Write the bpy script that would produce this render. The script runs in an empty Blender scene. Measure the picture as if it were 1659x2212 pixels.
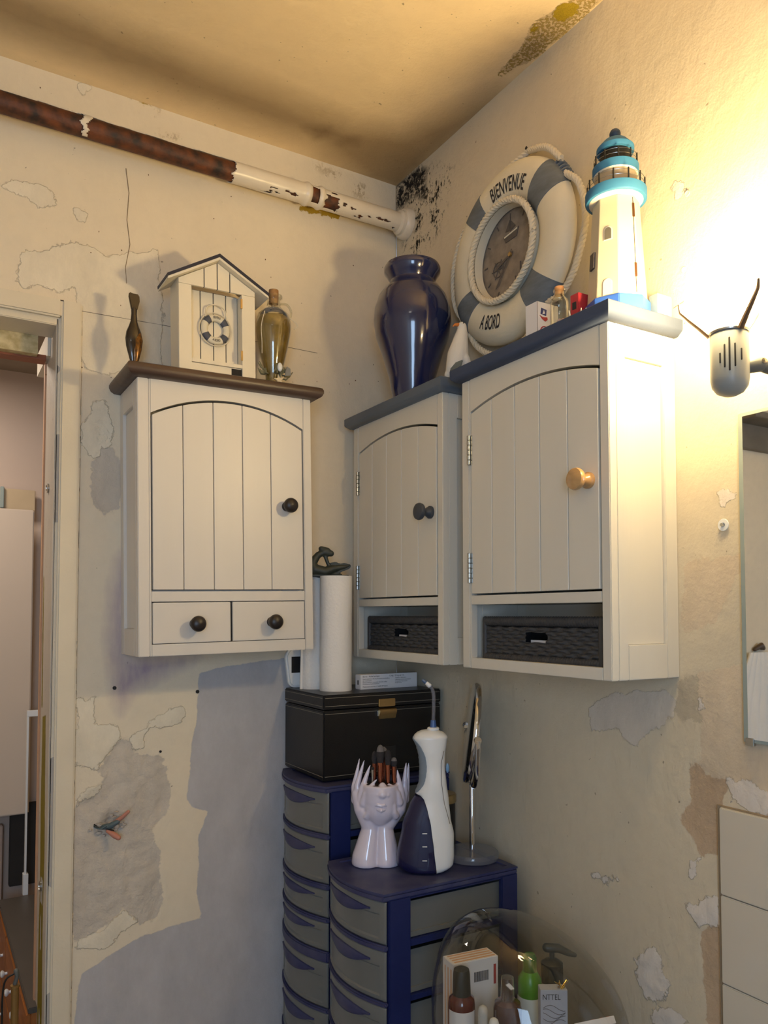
import bpy, bmesh, math, random
import numpy as np
from mathutils import Vector, Matrix, noise as mnoise
random.seed(7)
C = bpy.context.scene.collection
SC = bpy.context.scene
PI = math.pi

# ------------------------------------------------------------------ camera
cam_d = bpy.data.cameras.new('camera')
cam = bpy.data.objects.new('camera', cam_d); C.objects.link(cam)
YAW, PITCH = math.radians(30.69), math.radians(2.372)
Fw = Vector((math.sin(YAW)*math.cos(PITCH), math.cos(YAW)*math.cos(PITCH), math.sin(PITCH)))
Rt = Vector((math.cos(YAW), -math.sin(YAW), 0)); Up = Rt.cross(Fw)
cam.matrix_world = Matrix(((Rt.x, Up.x, -Fw.x, -1.2056), (Rt.y, Up.y, -Fw.y, -1.9587), (Rt.z, Up.z, -Fw.z, 1.35), (0, 0, 0, 1)))
cam_d.sensor_fit = 'HORIZONTAL'; cam_d.sensor_width = 36
cam_d.lens = 1684.5/1659*36; cam_d.shift_y = 152.6/1659
cam_d.clip_start = .02
SC.camera = cam

# ------------------------------------------------------------------ world, lights, exposure
SC.view_settings.view_transform = 'Standard'; SC.view_settings.look = 'None'
SC.view_settings.gamma = 1; SC.view_settings.use_curve_mapping = False
SC.view_settings.exposure = 0.45
w = bpy.data.worlds.new('sky'); SC.world = w; w.use_nodes = True
w.node_tree.nodes['Background'].inputs[0].default_value = (.55, .7, 1, 1)
w.node_tree.nodes['Background'].inputs[1].default_value = .6
BULB = 182.0            # emission of the lit bulb
def area(name, loc, rot, sx, sy, power, color):
    l = bpy.data.lights.new(name, 'AREA'); l.shape = 'RECTANGLE'; l.size = sx; l.size_y = sy
    l.energy = power; l.color = color
    o = bpy.data.objects.new(name, l); C.objects.link(o); o.location = loc; o.rotation_euler = rot
    return o
area('window_daylight', (-1.80, -3.03, 1.42), (math.radians(90), 0, math.radians(-18)), .62, 1.05, 16, (.50, .71, 1))
area('room_fill_light', (-1.75, -2.3, 2.55), (0, 0, 0), .35, .35, 1.5, (1, .93, .82))  # soft fill added under the ceiling; no lamp is known there
area('hall_ceiling_lamp', (-1.35, .62, 2.20), (0, 0, 0), .3, .3, 6.0, (1, .86, .72))

# ------------------------------------------------------------------ helpers
def s2l(c):
    c = c/255
    return c/12.92 if c <= .04045 else ((c+.055)/1.055)**2.4
def col(r, g, b): return (s2l(r), s2l(g), s2l(b), 1)

class NT:
    def __init__(s, name):
        s.m = bpy.data.materials.new(name); s.m.use_nodes = True; s.t = s.m.node_tree; s.t.nodes.clear()
    def n(s, typ, **kw):
        nd = s.t.nodes.new(typ)
        for k, v in kw.items():
            if k[0] == 'i' and k[1:].isdigit():
                s.put(nd.inputs[int(k[1:])], v)
            elif k.startswith('in_'):
                s.put(nd.inputs[k[3:].replace('_', ' ')], v)
            else: setattr(nd, k, v)
        return nd
    def put(s, sock, v):
        if isinstance(v, bpy.types.NodeSocket): s.t.links.new(v, sock)
        elif isinstance(v, bpy.types.Node): s.t.links.new(v.outputs[0], sock)
        else: sock.default_value = v
    def math(s, op, a, b=0., c=None, clamp=False):
        nd = s.n('ShaderNodeMath', operation=op, i0=a, i1=b); nd.use_clamp = clamp
        if c is not None: s.put(nd.inputs[2], c)
        return nd.outputs[0]
    def mix(s, f, a, b):
        nd = s.n('ShaderNodeMix', data_type='RGBA'); s.put(nd.inputs[0], f); s.put(nd.inputs[6], a); s.put(nd.inputs[7], b)
        return nd.outputs[2]
    def ramp(s, v, a, b):
        nd = s.n('ShaderNodeMapRange', i0=v, i1=a, i2=b, i3=0., i4=1.); nd.clamp = True
        return nd.outputs[0]
    def noise(s, vec, scale, detail=3., rough=.5):
        nd = s.n('ShaderNodeTexNoise', in_Scale=scale, in_Detail=detail, in_Roughness=rough); s.put(nd.inputs['Vector'], vec)
        return nd.outputs[0]
    def coord(s, scale=None):
        o = s.n('ShaderNodeTexCoord').outputs['Object']
        if scale:
            mp = s.n('ShaderNodeMapping'); s.put(mp.inputs[0], o); mp.inputs['Scale'].default_value = scale; return mp.outputs[0]
        return o
    def out(s, sh): s.n('ShaderNodeOutputMaterial', i0=sh)

def mat(name, c, rough=.5, metal=0., vary=.12, vscale=14., bump=.0, bscale=200., stretch=None, coat=0., spec=.5, emit=None, c2=None, wear=.5):
    t = NT(name); vec = t.coord(stretch)
    nz = t.noise(vec, vscale, 4.)
    dark = tuple(x*(1-vary) for x in c[:3])+(1,) if c2 is None else c2
    base = t.mix(t.ramp(nz, wear-.2, wear+.25), dark, c)
    p = t.n('ShaderNodeBsdfPrincipled', in_Base_Color=base, in_Roughness=rough, in_Metallic=metal)
    p.inputs['Coat Weight'].default_value = coat; p.inputs['Specular IOR Level'].default_value = spec
    if bump:
        b = t.n('ShaderNodeBump', in_Strength=1., in_Distance=bump); t.put(b.inputs['Height'], t.noise(vec, bscale, 3.)); t.put(p.inputs['Normal'], b)
    t.out(p); return t.m

def clear(name, tint=(.9, .92, .93, 1), fac=.85, rough=.05, gloss_tint=(1, 1, 1, 1), body=None):
    """thin clear plastic or glass: see-through with a Fresnel sheen"""
    t = NT(name)
    tr = t.n('ShaderNodeBsdfTransparent', in_Color=tint); gl = t.n('ShaderNodeBsdfGlossy', in_Color=gloss_tint, in_Roughness=rough)
    lw = t.n('ShaderNodeLayerWeight', in_Blend=.5)
    f = t.math('MULTIPLY_ADD', t.math('POWER', lw.outputs['Facing'], 3.), .6, .04)
    if name == 'clear_glass': f = t.math('MULTIPLY_ADD', t.math('POWER', lw.outputs['Facing'], 1.6), .8, .07)
    m1 = t.n('ShaderNodeMixShader', i0=f, i1=tr, i2=gl)
    if body is not None:
        d = t.n('ShaderNodeBsdfPrincipled', in_Base_Color=body, in_Roughness=.35)
        m1 = t.n('ShaderNodeMixShader', i0=1-fac, i1=m1, i2=d)
    t.out(m1); return t.m

def wall_mat(name, base, base2, patches, rough=.6, grime=None):
    """patches: (attribute, colour, edge wobble m, wobble scale, relief m, kind)"""
    t = NT(name); vec = t.coord()
    big = t.noise(vec, 2.2, 4.); mid = t.noise(vec, 30., 5., .6); fine = t.noise(vec, 160., 4., .6)
    c = t.mix(t.ramp(big, .35, .7), base, base2)
    smear = t.noise(t.coord((1, 1.3, .55)), 11., 6., .7)
    c = t.mix(t.math('MULTIPLY', t.ramp(smear, .5, .72), .14), c, tuple(x*.80 for x in base[:3])+(1,))
    c = t.mix(t.math('MULTIPLY', t.ramp(mid, .45, .8), .18), c, tuple(x*.72 for x in base[:3])+(1,))
    h = t.math('MULTIPLY_ADD', mid, .0016, t.math('MULTIPLY_ADD', smear, .0028, t.math('MULTIPLY', fine, .0004)))
    specks = t.ramp(t.noise(vec, 75., 2., .5), .735, .76)
    c = t.mix(t.math('MULTIPLY', specks, .55), c, col(95, 80, 60))
    for attr, pc, amp, sc, rel, kind in patches:
        a = t.n('ShaderNodeAttribute', attribute_name=attr).outputs['Fac']
        nz = t.noise(vec, sc, 8., .68)
        d = t.math('MULTIPLY_ADD', t.math('SUBTRACT', nz, .5), amp, a)
        if kind == 'soft': m = t.ramp(d, -.02, .03)
        else: m = t.ramp(d, -.0012, .0012)
        if kind == 'speckle':
            sp = t.math('MULTIPLY_ADD', t.noise(vec, 22., 3., .5), .45, t.math('MULTIPLY', t.noise(t.coord((1.2, 1.2, .8)), 85., 6., .75), .75))
            m = t.math('MULTIPLY', t.ramp(d, -.01, .03), t.ramp(sp, .635, .68))
        if kind == 'dense':
            sp = t.noise(vec, 55., 8., .78)
            m = t.math('MULTIPLY', t.ramp(d, -.006, .012), t.ramp(sp, .44, .51))
        if kind == 'chips':
            sp = t.noise(vec, 150., 3., .6); m2 = t.ramp(sp, .47, .52)
            m = t.math('MULTIPLY', t.ramp(d, -.002, .002), m2)
        pcol = t.mix(t.ramp(smear, .35, .68), pc, tuple(x*.84 for x in pc[:3])+(1,))
        if kind == 'dark_band': m = t.math('MULTIPLY', t.ramp(d, -.05, .07), .75)
        if kind == 'soft': m = t.math('MULTIPLY', m, t.math('MULTIPLY_ADD', t.noise(t.coord((1, 1, .25)), 60., 3.), .7, .3))
        # a thin dark lip where a layer of paint ends
        if kind == 'edge':
            lip = t.math('MULTIPLY', t.ramp(d, -.004, -.001), t.math('SUBTRACT', 1., t.ramp(d, .0, .002)))
            lip = t.math('MULTIPLY', lip, t.ramp(t.noise(vec, 25., 2.), .45, .6))
            c = t.mix(t.math('MULTIPLY', lip, .10), c, col(130, 118, 104))
        c = t.mix(m, c, pcol)
        h = t.math('MULTIPLY_ADD', m, rel, h)
        if kind == 'edge': h = t.math('MULTIPLY_ADD', t.math('MULTIPLY', m, t.noise(vec, 55., 5., .65)), abs(rel)*2.2, h)
    b = t.n('ShaderNodeBump', in_Strength=1., in_Distance=1.); t.put(b.inputs['Height'], h)
    p = t.n('ShaderNodeBsdfPrincipled', in_Base_Color=c, in_Roughness=rough, in_Normal=b)
    p.inputs['Specular IOR Level'].default_value = .12
    t.out(p); return t.m

class MB:
    """collects shapes, then becomes ONE mesh object"""
    def __init__(s): s.v = []; s.f = []
    def add(s, vs, fs):
        k = len(s.v); s.v += [tuple(v) for v in vs]; s.f += [tuple(i+k for i in f) for f in fs]; return s
    def box(s, x0, x1, y0, y1, z0, z1):
        vs = [(x, y, z) for z in (z0, z1) for y in (y0, y1) for x in (x0, x1)]
        return s.add(vs, [(0, 2, 3, 1), (4, 5, 7, 6), (0, 1, 5, 4), (2, 6, 7, 3), (0, 4, 6, 2), (1, 3, 7, 5)])
    def prism(s, poly, a, b, axis='y'):
        """poly in the plane across axis: axis y -> (x,z), z -> (x,y), x -> (y,z)"""
        n = len(poly)
        def P(p, t): return {'y': (p[0], t, p[1]), 'z': (p[0], p[1], t), 'x': (t, p[0], p[1])}[axis]
        vs = [P(p, a) for p in poly]+[P(p, b) for p in poly]
        fs = [tuple(range(n)), tuple(range(2*n-1, n-1, -1))]+[(i, i+n, (i+1) % n+n, (i+1) % n) for i in range(n)]
        return s.add(vs, fs)
    def rings(s, rings, closed=False, cap=True):
        n = len(rings[0]); vs = [p for r in rings for p in r]; fs = []; m = len(rings)
        for i in range(m if closed else m-1):
            for j in range(n):
                fs.append((i*n+j, i*n+(j+1) % n, ((i+1) % m)*n+(j+1) % n, ((i+1) % m)*n+j))
        if cap and not closed: fs += [tuple(range(n-1, -1, -1)), tuple(range((m-1)*n, m*n))]
        return s.add(vs, fs)
    def lathe(s, prof, c=(0, 0, 0), axis=(0, 0, 1), seg=24, sx=1., sy=1., cap=True):
        """prof: list of (radius, height along axis)"""
        q = Vector((0, 0, 1)).rotation_difference(Vector(axis).normalized()); c = Vector(c)
        R = [[c+q @ Vector((sx*max(r, 1e-5)*math.cos(2*PI*j/seg), sy*max(r, 1e-5)*math.sin(2*PI*j/seg), h)) for j in range(seg)] for r, h in prof]
        return s.rings(R, cap=cap)
    def tube(s, pts, r, seg=10, closed=False, flat=1.):
        pts = [Vector(p) for p in pts]; n = len(pts); rs = r if isinstance(r, (list, tuple)) else [r]*n
        R = []; up = None
        for i in range(n):
            a = pts[i-1] if (i > 0 or closed) else pts[i]; b = pts[(i+1) % n] if (i < n-1 or closed) else pts[i]
            t = (b-a).normalized()
            if up is None:
                up = Vector((0, 0, 1)) if abs(t.z) < .9 else Vector((1, 0, 0))
            up = (up-t*up.dot(t)).normalized(); sd = t.cross(up)
            R.append([pts[i]+(up*math.cos(2*PI*j/seg)+sd*math.sin(2*PI*j/seg)*flat)*rs[i] for j in range(seg)])
        return s.rings(R, closed=closed)
    def capsule(s, pts, rs, seg=12, flat=1.):
        """tapered limb with round ends"""
        pts = [Vector(p) for p in pts]; P = []; Q = []
        d0 = (pts[0]-pts[1]).normalized(); d1 = (pts[-1]-pts[-2]).normalized()
        for k in (0, .35, .7): 
            a = (1-k)*PI/2*.97; P.append(pts[0]+d0*rs[0]*math.sin(a)); Q.append(rs[0]*math.cos(a))
        P += pts; Q += list(rs)
        for k in (.7, .35, 0):
            a = (1-k)*PI/2*.97; P.append(pts[-1]+d1*rs[-1]*math.sin(a)); Q.append(rs[-1]*math.cos(a))
        return s.tube(P, Q, seg, flat=flat)
    def ball(s, c, rx, ry=None, rz=None, seg=20, rings=12):
        ry = ry or rx; rz = rz or rx
        R = [[(c[0]+rx*math.sin(PI*i/rings)*math.cos(2*PI*j/seg), c[1]+ry*math.sin(PI*i/rings)*math.sin(2*PI*j/seg), c[2]-rz*math.cos(PI*i/rings)) for j in range(seg)] for i in range(1, rings)]
        return s.rings(R)
    def rope(s, path, R, pitch, strands=3, closed=False, seg=6, step=.004):
        """laid rope along path"""
        pts = [Vector(p) for p in path]
        if closed: pts = pts+[pts[0]]
        L = [0.]
        for a, b in zip(pts, pts[1:]): L.append(L[-1]+(b-a).length)
        n = max(8, int(L[-1]/step)); turns = max(1, round(L[-1]/pitch)); Q = []
        k = 0
        for i in range(n+(0 if closed else 1)):
            d = L[-1]*i/n
            while k < len(L)-2 and L[k+1] < d: k += 1
            Q.append(pts[k].lerp(pts[k+1], (d-L[k])/max(1e-9, L[k+1]-L[k])))
        m = len(Q); up = Vector((0, 0, 1)); F = []
        nrm = None
        for i in range(m):
            a = Q[i-1] if (i > 0 or closed) else Q[i]; b = Q[(i+1) % m] if (i < m-1 or closed) else Q[i]
            t = (b-a).normalized()
            if nrm is None: nrm = t.orthogonal()
            nrm = ROPE_AX if abs(t.dot(ROPE_AX)) < .9 else t.orthogonal()
            nn = (nrm-t*nrm.dot(t)).normalized(); F.append((nn, t.cross(nn)))
        for st in range(strands):
            P = []
            for i in range(m):
                a = 2*PI*(turns*i/(m if closed else m-1)+st/strands)
                P.append(Q[i]+(F[i][0]*math.cos(a)+F[i][1]*math.sin(a))*R*.5)
            s.tube(P, R*.56, seg, closed=closed)
        return s
    def build(s, name, m, parent=None, bevel=0., smooth=True, seg=2, remesh=0., sm=0, loc=None, autosmooth=40):
        me = bpy.data.meshes.new(name); me.from_pydata(s.v, [], s.f)
        bm = bmesh.new(); bm.from_mesh(me); bmesh.ops.recalc_face_normals(bm, faces=bm.faces)
        if bevel:
            es = [e for e in bm.edges if len(e.link_faces) == 2 and e.calc_face_angle(0) > .5]
            bmesh.ops.bevel(bm, geom=es, offset=bevel, segments=seg, affect='EDGES', clamp_overlap=True)
        bm.to_mesh(me); bm.free()
        me.materials.append(m)
        if smooth:
            me.shade_smooth()
            me.set_sharp_from_angle(angle=math.radians(autosmooth))
        o = bpy.data.objects.new(name, me); C.objects.link(o)
        if parent: o.parent = parent
        if loc: o.location = loc
        if remesh:
            r = o.modifiers.new('remesh', 'REMESH'); r.mode = 'VOXEL'; r.voxel_size = remesh; r.use_smooth_shade = True
            if sm:
                k = o.modifiers.new('smooth', 'SMOOTH'); k.iterations = sm; k.factor = .6
        return o

ROPE_AX = Vector((0, 0, 1))
def thing(name, label, cat, loc=(0, 0, 0), rz=0., group=None, rot=None):
    o = bpy.data.objects.new(name, None); C.objects.link(o); o.empty_display_size = .05
    o.location = loc; o.rotation_euler = rot if rot else (0, 0, rz); o['label'] = label; o['category'] = cat
    if group: o['group'] = group
    return o
def tag(o, label, cat, group=None):
    o['label'] = label; o['category'] = cat
    if group: o['group'] = group
    return o
def struct(o): o['kind'] = 'structure'; return o
def text_verts(body, size, sx=1., res=3, dense=0, bold=0.):
    """flat lettering as vertices and faces, centred on its own middle"""
    cu = bpy.data.curves.new('lettering', 'FONT'); cu.body = body; cu.size = size; cu.resolution_u = res; cu.offset = bold
    cu.align_x = 'LEFT'
    ob = bpy.data.objects.new('lettering', cu); C.objects.link(ob)
    bpy.context.view_layer.update()
    dg = bpy.context.evaluated_depsgraph_get(); me = bpy.data.meshes.new_from_object(ob.evaluated_get(dg))
    bm = bmesh.new(); bm.from_mesh(me)
    bmesh.ops.triangulate(bm, faces=bm.faces)
    for _ in range(dense):
        es = [e for e in bm.edges if e.calc_length() > size*.18]
        if es: bmesh.ops.subdivide_edges(bm, edges=es, cuts=1); bmesh.ops.triangulate(bm, faces=bm.faces)
    bm.to_mesh(me); bm.free()
    vs = [(v.co.x*sx, v.co.y) for v in me.vertices]; fs = [tuple(p.vertices) for p in me.polygons]
    bpy.data.objects.remove(ob); bpy.data.meshes.remove(me)
    return vs, fs
def text_obj(name, body, size, m, parent, fn, sx=1., align='l', lift=.0004):
    """lettering laid on a surface: fn(u, v, lift) gives the point"""
    vs, fs = text_verts(body, size, sx)
    if not vs: return None
    xs = [v[0] for v in vs]; off = 0 if align == 'l' else (min(xs)+max(xs))/2
    me = bpy.data.meshes.new(name); me.from_pydata([fn(v[0]-off, v[1], lift) for v in vs], [], fs); me.materials.append(m)
    o = bpy.data.objects.new(name, me); C.objects.link(o); o.parent = parent
    return o

# ------------------------------------------------------------------ materials
M = {}
M['white'] = mat('painted_wood_white', col(219, 213, 204), .42, vary=.05, vscale=9, bump=.0003, bscale=60, stretch=(1, 1, .18))
M['whitecool'] = mat('painted_wood_offwhite', col(222, 216, 202), .45, vary=.06, vscale=9, bump=.0003, bscale=60, stretch=(1, 1, .18))
M['walnut'] = mat('dark_stained_wood', col(84, 64, 54), .38, vary=.35, vscale=16, bump=.0002, stretch=(.3, 3, 3))
M['darkknob'] = mat('black_brown_wood', col(44, 36, 33), .4, vary=.3, vscale=60)
M['bluegrey'] = mat('slate_blue_paint', col(96, 108, 122), .45, vary=.12, vscale=14, bump=.0003, bscale=90)
M['periwinkle'] = mat('blue_paint', col(112, 122, 152), .4, vary=.15, vscale=20, bump=.0003, bscale=90)
M['pine'] = mat('varnished_pine', col(205, 160, 104), .25, vary=.22, vscale=30, stretch=(1, 1, 4), coat=.5)
M['steel'] = mat('brushed_steel', col(190, 190, 186), .25, 1.)
M['chrome'] = mat('chrome', col(215, 216, 220), .07, 1., vary=.02)
M['brass'] = mat('pale_brass', col(190, 165, 120), .32, 1.)
M['slateknob'] = mat('dark_slate_knob_paint', col(58, 64, 74), .5)
M['black'] = mat('matt_black', col(22, 22, 22), .5)
M['gap'] = mat('shadow_gap_dark', col(34, 30, 27), .8)
M['wicker'] = mat('dark_painted_wicker', col(66, 66, 68), .6, vary=.3, vscale=60, bump=.0005, bscale=250)
M['pipepaint'] = mat('cream_gloss_paint', col(232, 220, 200), .3, vary=.08, vscale=25, bump=.0008, bscale=45)
M['rust'] = mat('rusty_iron', col(122, 66, 32), .6, vary=.7, vscale=34, bump=.0015, bscale=90, c2=col(38, 28, 24), wear=.52)
M['rope'] = mat('cotton_rope', col(222, 212, 190), .85, bump=.0004, bscale=400)
M['navy'] = mat('navy_gloss_ceramic', col(27, 36, 78), .16, vary=.15, vscale=6, coat=.8)
M['buoy'] = mat('buoy_painted_wood', col(226, 218, 196), .6, vary=.1, vscale=12, bump=.0004)
M['buoyblue'] = mat('washed_blue_paint', col(112, 122, 132), .65, vary=.35, vscale=26, stretch=(1, 1, 3))
M['ink'] = mat('black_lettering', col(34, 33, 40), .6)
M['cork'] = mat('cork', col(176, 132, 84), .85, vary=.35, vscale=160)
M['leather'] = mat('black_leatherette', col(24, 22, 22), .38, vary=.2, bump=.0003, bscale=500)
M['thread'] = mat('pale_thread', col(150, 142, 128), .7)
M['paper'] = mat('white_tissue_paper', col(236, 232, 226), .9, vary=.04, bump=.0012, bscale=150)
M['card'] = mat('white_carton', col(232, 230, 232), .5, vary=.03)
M['bronze'] = mat('green_black_bronze', col(56, 62, 56), .5, vary=.4, vscale=40)
M['ceramic'] = mat('lilac_white_ceramic', col(214, 208, 226), .14, vary=.03, coat=.6)
M['plwhite'] = mat('white_plastic', col(226, 228, 228), .3, vary=.02)
M['plgrip'] = mat('grey_rubber_grip', col(128, 142, 156), .5, vary=.05)
M['navyplastic'] = mat('navy_plastic', col(30, 40, 92), .42, vary=.2, vscale=10)
M['dustynavy'] = mat('dusty_navy_plastic', col(44, 48, 92), .5, vary=.3, vscale=14, c2=col(78, 80, 106), wear=.36)
M['copper'] = mat('rose_copper', col(190, 120, 96), .22, 1.)
M['bristle'] = mat('dark_bristles', col(52, 48, 50), .9, vary=.4, vscale=120)
M['bristletip'] = mat('grey_bristle_tips', col(120, 116, 116), .9, vary=.3, vscale=120)
M['tile'] = mat('cream_glazed_tile', col(208, 200, 184), .18, vary=.03)
M['grout'] = mat('beige_grout', col(150, 134, 112), .9, vary=.2)
M['mirror'] = mat('mirror_silver', (.92, .93, .92, 1), .015, 1., vary=.01)
M['glassedge'] = mat('grey_green_glass_edge', col(150, 162, 158), .15, vary=.05)
M['sky'] = mat('sky_blue_paint', col(48, 112, 154), .6, vary=.1)
M['lhwhite'] = mat('cream_painted_wood', col(232, 222, 200), .55, vary=.05, bump=.0002)
M['lhcream'] = mat('cream_painted_tower', col(206, 194, 166), .6, vary=.05, bump=.0002)
M['cornice3'] = mat('periwinkle_slate_paint', col(74, 84, 106), .6, vary=.12, vscale=14, bump=.0003, bscale=90, spec=.15)
M['skin'] = mat('tan_skin', col(190, 140, 110), .6)
M['drawer'] = clear('frosted_drawer_plastic', (.75, .77, .74, 1), fac=.42, rough=.3, body=col(132, 134, 132))
M['dome'] = clear('smoky_clear_dome', (.80, .80, .78, 1), rough=.03)
M['glass'] = clear('clear_glass', (.90, .91, .87, 1), rough=.04)
M['tank'] = clear('smoky_blue_tank', (.14, .15, .34, 1), fac=.5, rough=.06, body=col(32, 32, 84))
M['acrylic'] = clear('clear_acrylic', (.82, .84, .88, 1), fac=.75, rough=.05, body=col(150, 152, 165))
t = NT('lit_bulb_glass'); t.out(t.n('ShaderNodeEmission', in_Color=(1, .735, .355, 1), in_Strength=BULB)); M['bulb'] = t.m
t = NT('lit_bulb_neck'); t.out(t.n('ShaderNodeEmission', in_Color=(1, .735, .355, 1), in_Strength=BULB*.30)); M['bulbneck'] = t.m

CREAM, CREAM2 = col(233, 219, 194), col(225, 212, 189)
M['wall_back'] = wall_mat('peeling_cream_wall_paint', CREAM, CREAM2, [
    ('blue', col(192, 189, 190), .030, 9., -.0003, 'flat'),
    ('plaster', col(208, 197, 182), .075, 10., -.0020, 'edge'),
    ('filler', col(235, 224, 202), .080, 13., .0006, 'edge'),
    ('purple', col(150, 132, 160), .03, 12., 0., 'soft'),
    ('yellow', col(176, 146, 50), .040, 40., -.0010, 'edge'),
    ('speck', col(150, 118, 50), .02, 30., -.0008, 'speckle')])
M['wall_right'] = wall_mat('peeling_beige_wall_paint', col(214, 202, 178), col(206, 194, 171), [
    ('lilac', col(214, 204, 190), .08, 10., .0004, 'edge'),
    ('grey', col(196, 184, 162), .07, 12., -.0006, 'edge'),
    ('pink', col(216, 199, 174), .08, 10., -.0006, 'edge'),
    ('brown', col(196, 172, 144), .05, 12., -.0010, 'edge'),
    ('white', col(226, 217, 206), .070, 20., .0005, 'edge'),
    ('speck', col(44, 40, 34), .02, 20., -.0006, 'speckle'),
    ('mould', col(38, 38, 40), .012, 24., -.0006, 'dense')])
M['ceiling'] = wall_mat('stained_ceiling_paint', col(238, 214, 172), col(230, 206, 164), [
    ('chips', col(214, 190, 150), .05, 22., -.0016, 'edge'),
    ('chips', col(168, 144, 84), .05, 30., -.0012, 'chips'),
    ('yellow', col(176, 150, 40), .05, 30., -.0010, 'edge'),
    ('dark_band', col(150, 126, 92), .05, 5., 0., 'dark_band'),
    ('smudge', col(112, 88, 60), .03, 14., 0., 'soft')])
M['plain'] = mat('plain_beige_paint', col(218, 208, 190), .7, vary=.05, vscale=3)
M['casing'] = mat('chipped_cream_door_paint', col(226, 214, 190), .4, vary=.08, vscale=8, bump=.0006, bscale=70)

# ------------------------------------------------------------------ setting
BACK_PATCHES = {'blue': [[(-0.594, 1.205), (-0.593, 1.148), (-0.611, 0.999), (-0.621, 0.888), (-0.606, 0.864), (-0.563, 0.851), (-0.59, 0.791), (-0.59, 0.643), (-0.58, 0.585), (-0.618, 0.585), (-0.674, 0.574), (-0.745, 0.564), (-0.814, 0.533), (-0.867, 0.514), (-0.879, 0.401), (-0.879, 0.237), (-0.175, 0.021), (-0.178, 1.21), (-0.36, 1.236)]], 'plaster': [[(-0.895, 0.817), (-0.894, 0.886), (-0.867, 0.917), (-0.827, 0.944), (-0.832, 0.983), (-0.814, 1.017), (-0.787, 1.047), (-0.759, 1.048), (-0.751, 1.019), (-0.715, 1.012), (-0.686, 0.994), (-0.675, 0.968), (-0.659, 0.911), (-0.67, 0.865), (-0.695, 0.842), (-0.702, 0.825), (-0.698, 0.788), (-0.687, 0.732), (-0.678, 0.648), (-0.7, 0.601), (-0.725, 0.603), (-0.757, 0.637), (-0.774, 0.648), (-0.802, 0.621), (-0.848, 0.589), (-0.888, 0.58), (-0.895, 0.646)], [(-0.856, 1.717), (-0.846, 1.727), (-0.855, 1.74), (-0.837, 1.755), (-0.816, 1.758), (-0.788, 1.719), (-0.785, 1.645), (-0.791, 1.607), (-0.826, 1.598), (-0.855, 1.617)], [(-0.856, 1.817), (-0.838, 1.824), (-0.82, 1.79), (-0.829, 1.766), (-0.85, 1.754)]], 'filler': [[(-0.893, 1.153), (-0.843, 1.154), (-0.839, 1.09), (-0.791, 1.083), (-0.783, 1.054), (-0.814, 1.017), (-0.834, 0.984), (-0.868, 0.99), (-0.894, 1.003)], [(-0.669, 1.111), (-0.628, 1.116), (-0.642, 1.083), (-0.716, 1.066), (-0.734, 1.028), (-0.751, 1.029), (-0.759, 1.052), (-0.716, 1.081)], [(-0.854, 0.944), (-0.823, 0.944), (-0.84, 0.921), (-0.873, 0.904), (-0.886, 0.888), (-0.88, 0.919)], [(-0.868, 0.59), (-0.815, 0.6), (-0.771, 0.643), (-0.725, 0.603), (-0.781, 0.589), (-0.815, 0.568), (-0.888, 0.57)], [(-0.886, 1.805), (-0.864, 1.821), (-0.861, 1.867), (-0.83, 1.876), (-0.812, 1.795), (-0.816, 1.758), (-0.837, 1.755), (-0.841, 1.727), (-0.859, 1.726), (-0.887, 1.75)], [(-1.07, 2.347), (-1.017, 2.363), (-0.957, 2.35), (-0.946, 2.322), (-0.989, 2.304), (-1.028, 2.33), (-1.07, 2.324)], [(-0.906, 2.327), (-0.878, 2.316), (-0.883, 2.29), (-0.9, 2.298)], [(-0.901, 2.114), (-0.89, 2.161), (-0.849, 2.216), (-0.789, 2.254), (-0.71, 2.267), (-0.697, 2.157), (-0.697, 1.979), (-0.807, 1.949), (-0.884, 1.936)], [(-1.025, 2.188), (-0.905, 2.247), (-0.836, 2.233), (-0.847, 2.181), (-0.931, 2.119), (-1.034, 2.114)], [(-0.911, 2.633), (-0.871, 2.65), (-0.865, 2.627), (-0.894, 2.617)]], 'purple': [[(-0.788, 1.5), (-0.771, 1.513), (-0.765, 1.252), (-0.592, 1.245), (-0.628, 1.219), (-0.708, 1.188), (-0.758, 1.156), (-0.783, 1.113), (-0.802, 1.159), (-0.818, 1.292), (-0.811, 1.415)]], 'yellow': [[(-0.889, 2.66), (-0.857, 2.674), (-0.855, 2.664), (-0.886, 2.655)], [(-0.815, 2.65), (-0.769, 2.651), (-0.724, 2.649), (-0.731, 2.64), (-0.766, 2.639), (-0.811, 2.643)], [(-0.841, 2.649), (-0.824, 2.653), (-0.825, 2.649), (-0.841, 2.644)], [(-1.07, 2.654), (-1.049, 2.662), (-1.033, 2.657), (-1.06, 2.648)], [(-0.32, 2.493), (-0.185, 2.515), (-0.193, 2.491), (-0.265, 2.486), (-0.312, 2.481)]], 'speck': [[(-0.274, 2.637), (-0.186, 2.626), (-0.102, 2.613), (-0.094, 2.585), (-0.127, 2.568), (-0.194, 2.602), (-0.266, 2.617)], [(-0.756, 2.639), (-0.706, 2.643), (-0.712, 2.615), (-0.756, 2.62)], [(-0.705, 2.584), (-0.66, 2.586), (-0.666, 2.57), (-0.705, 2.568)]]}
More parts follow.
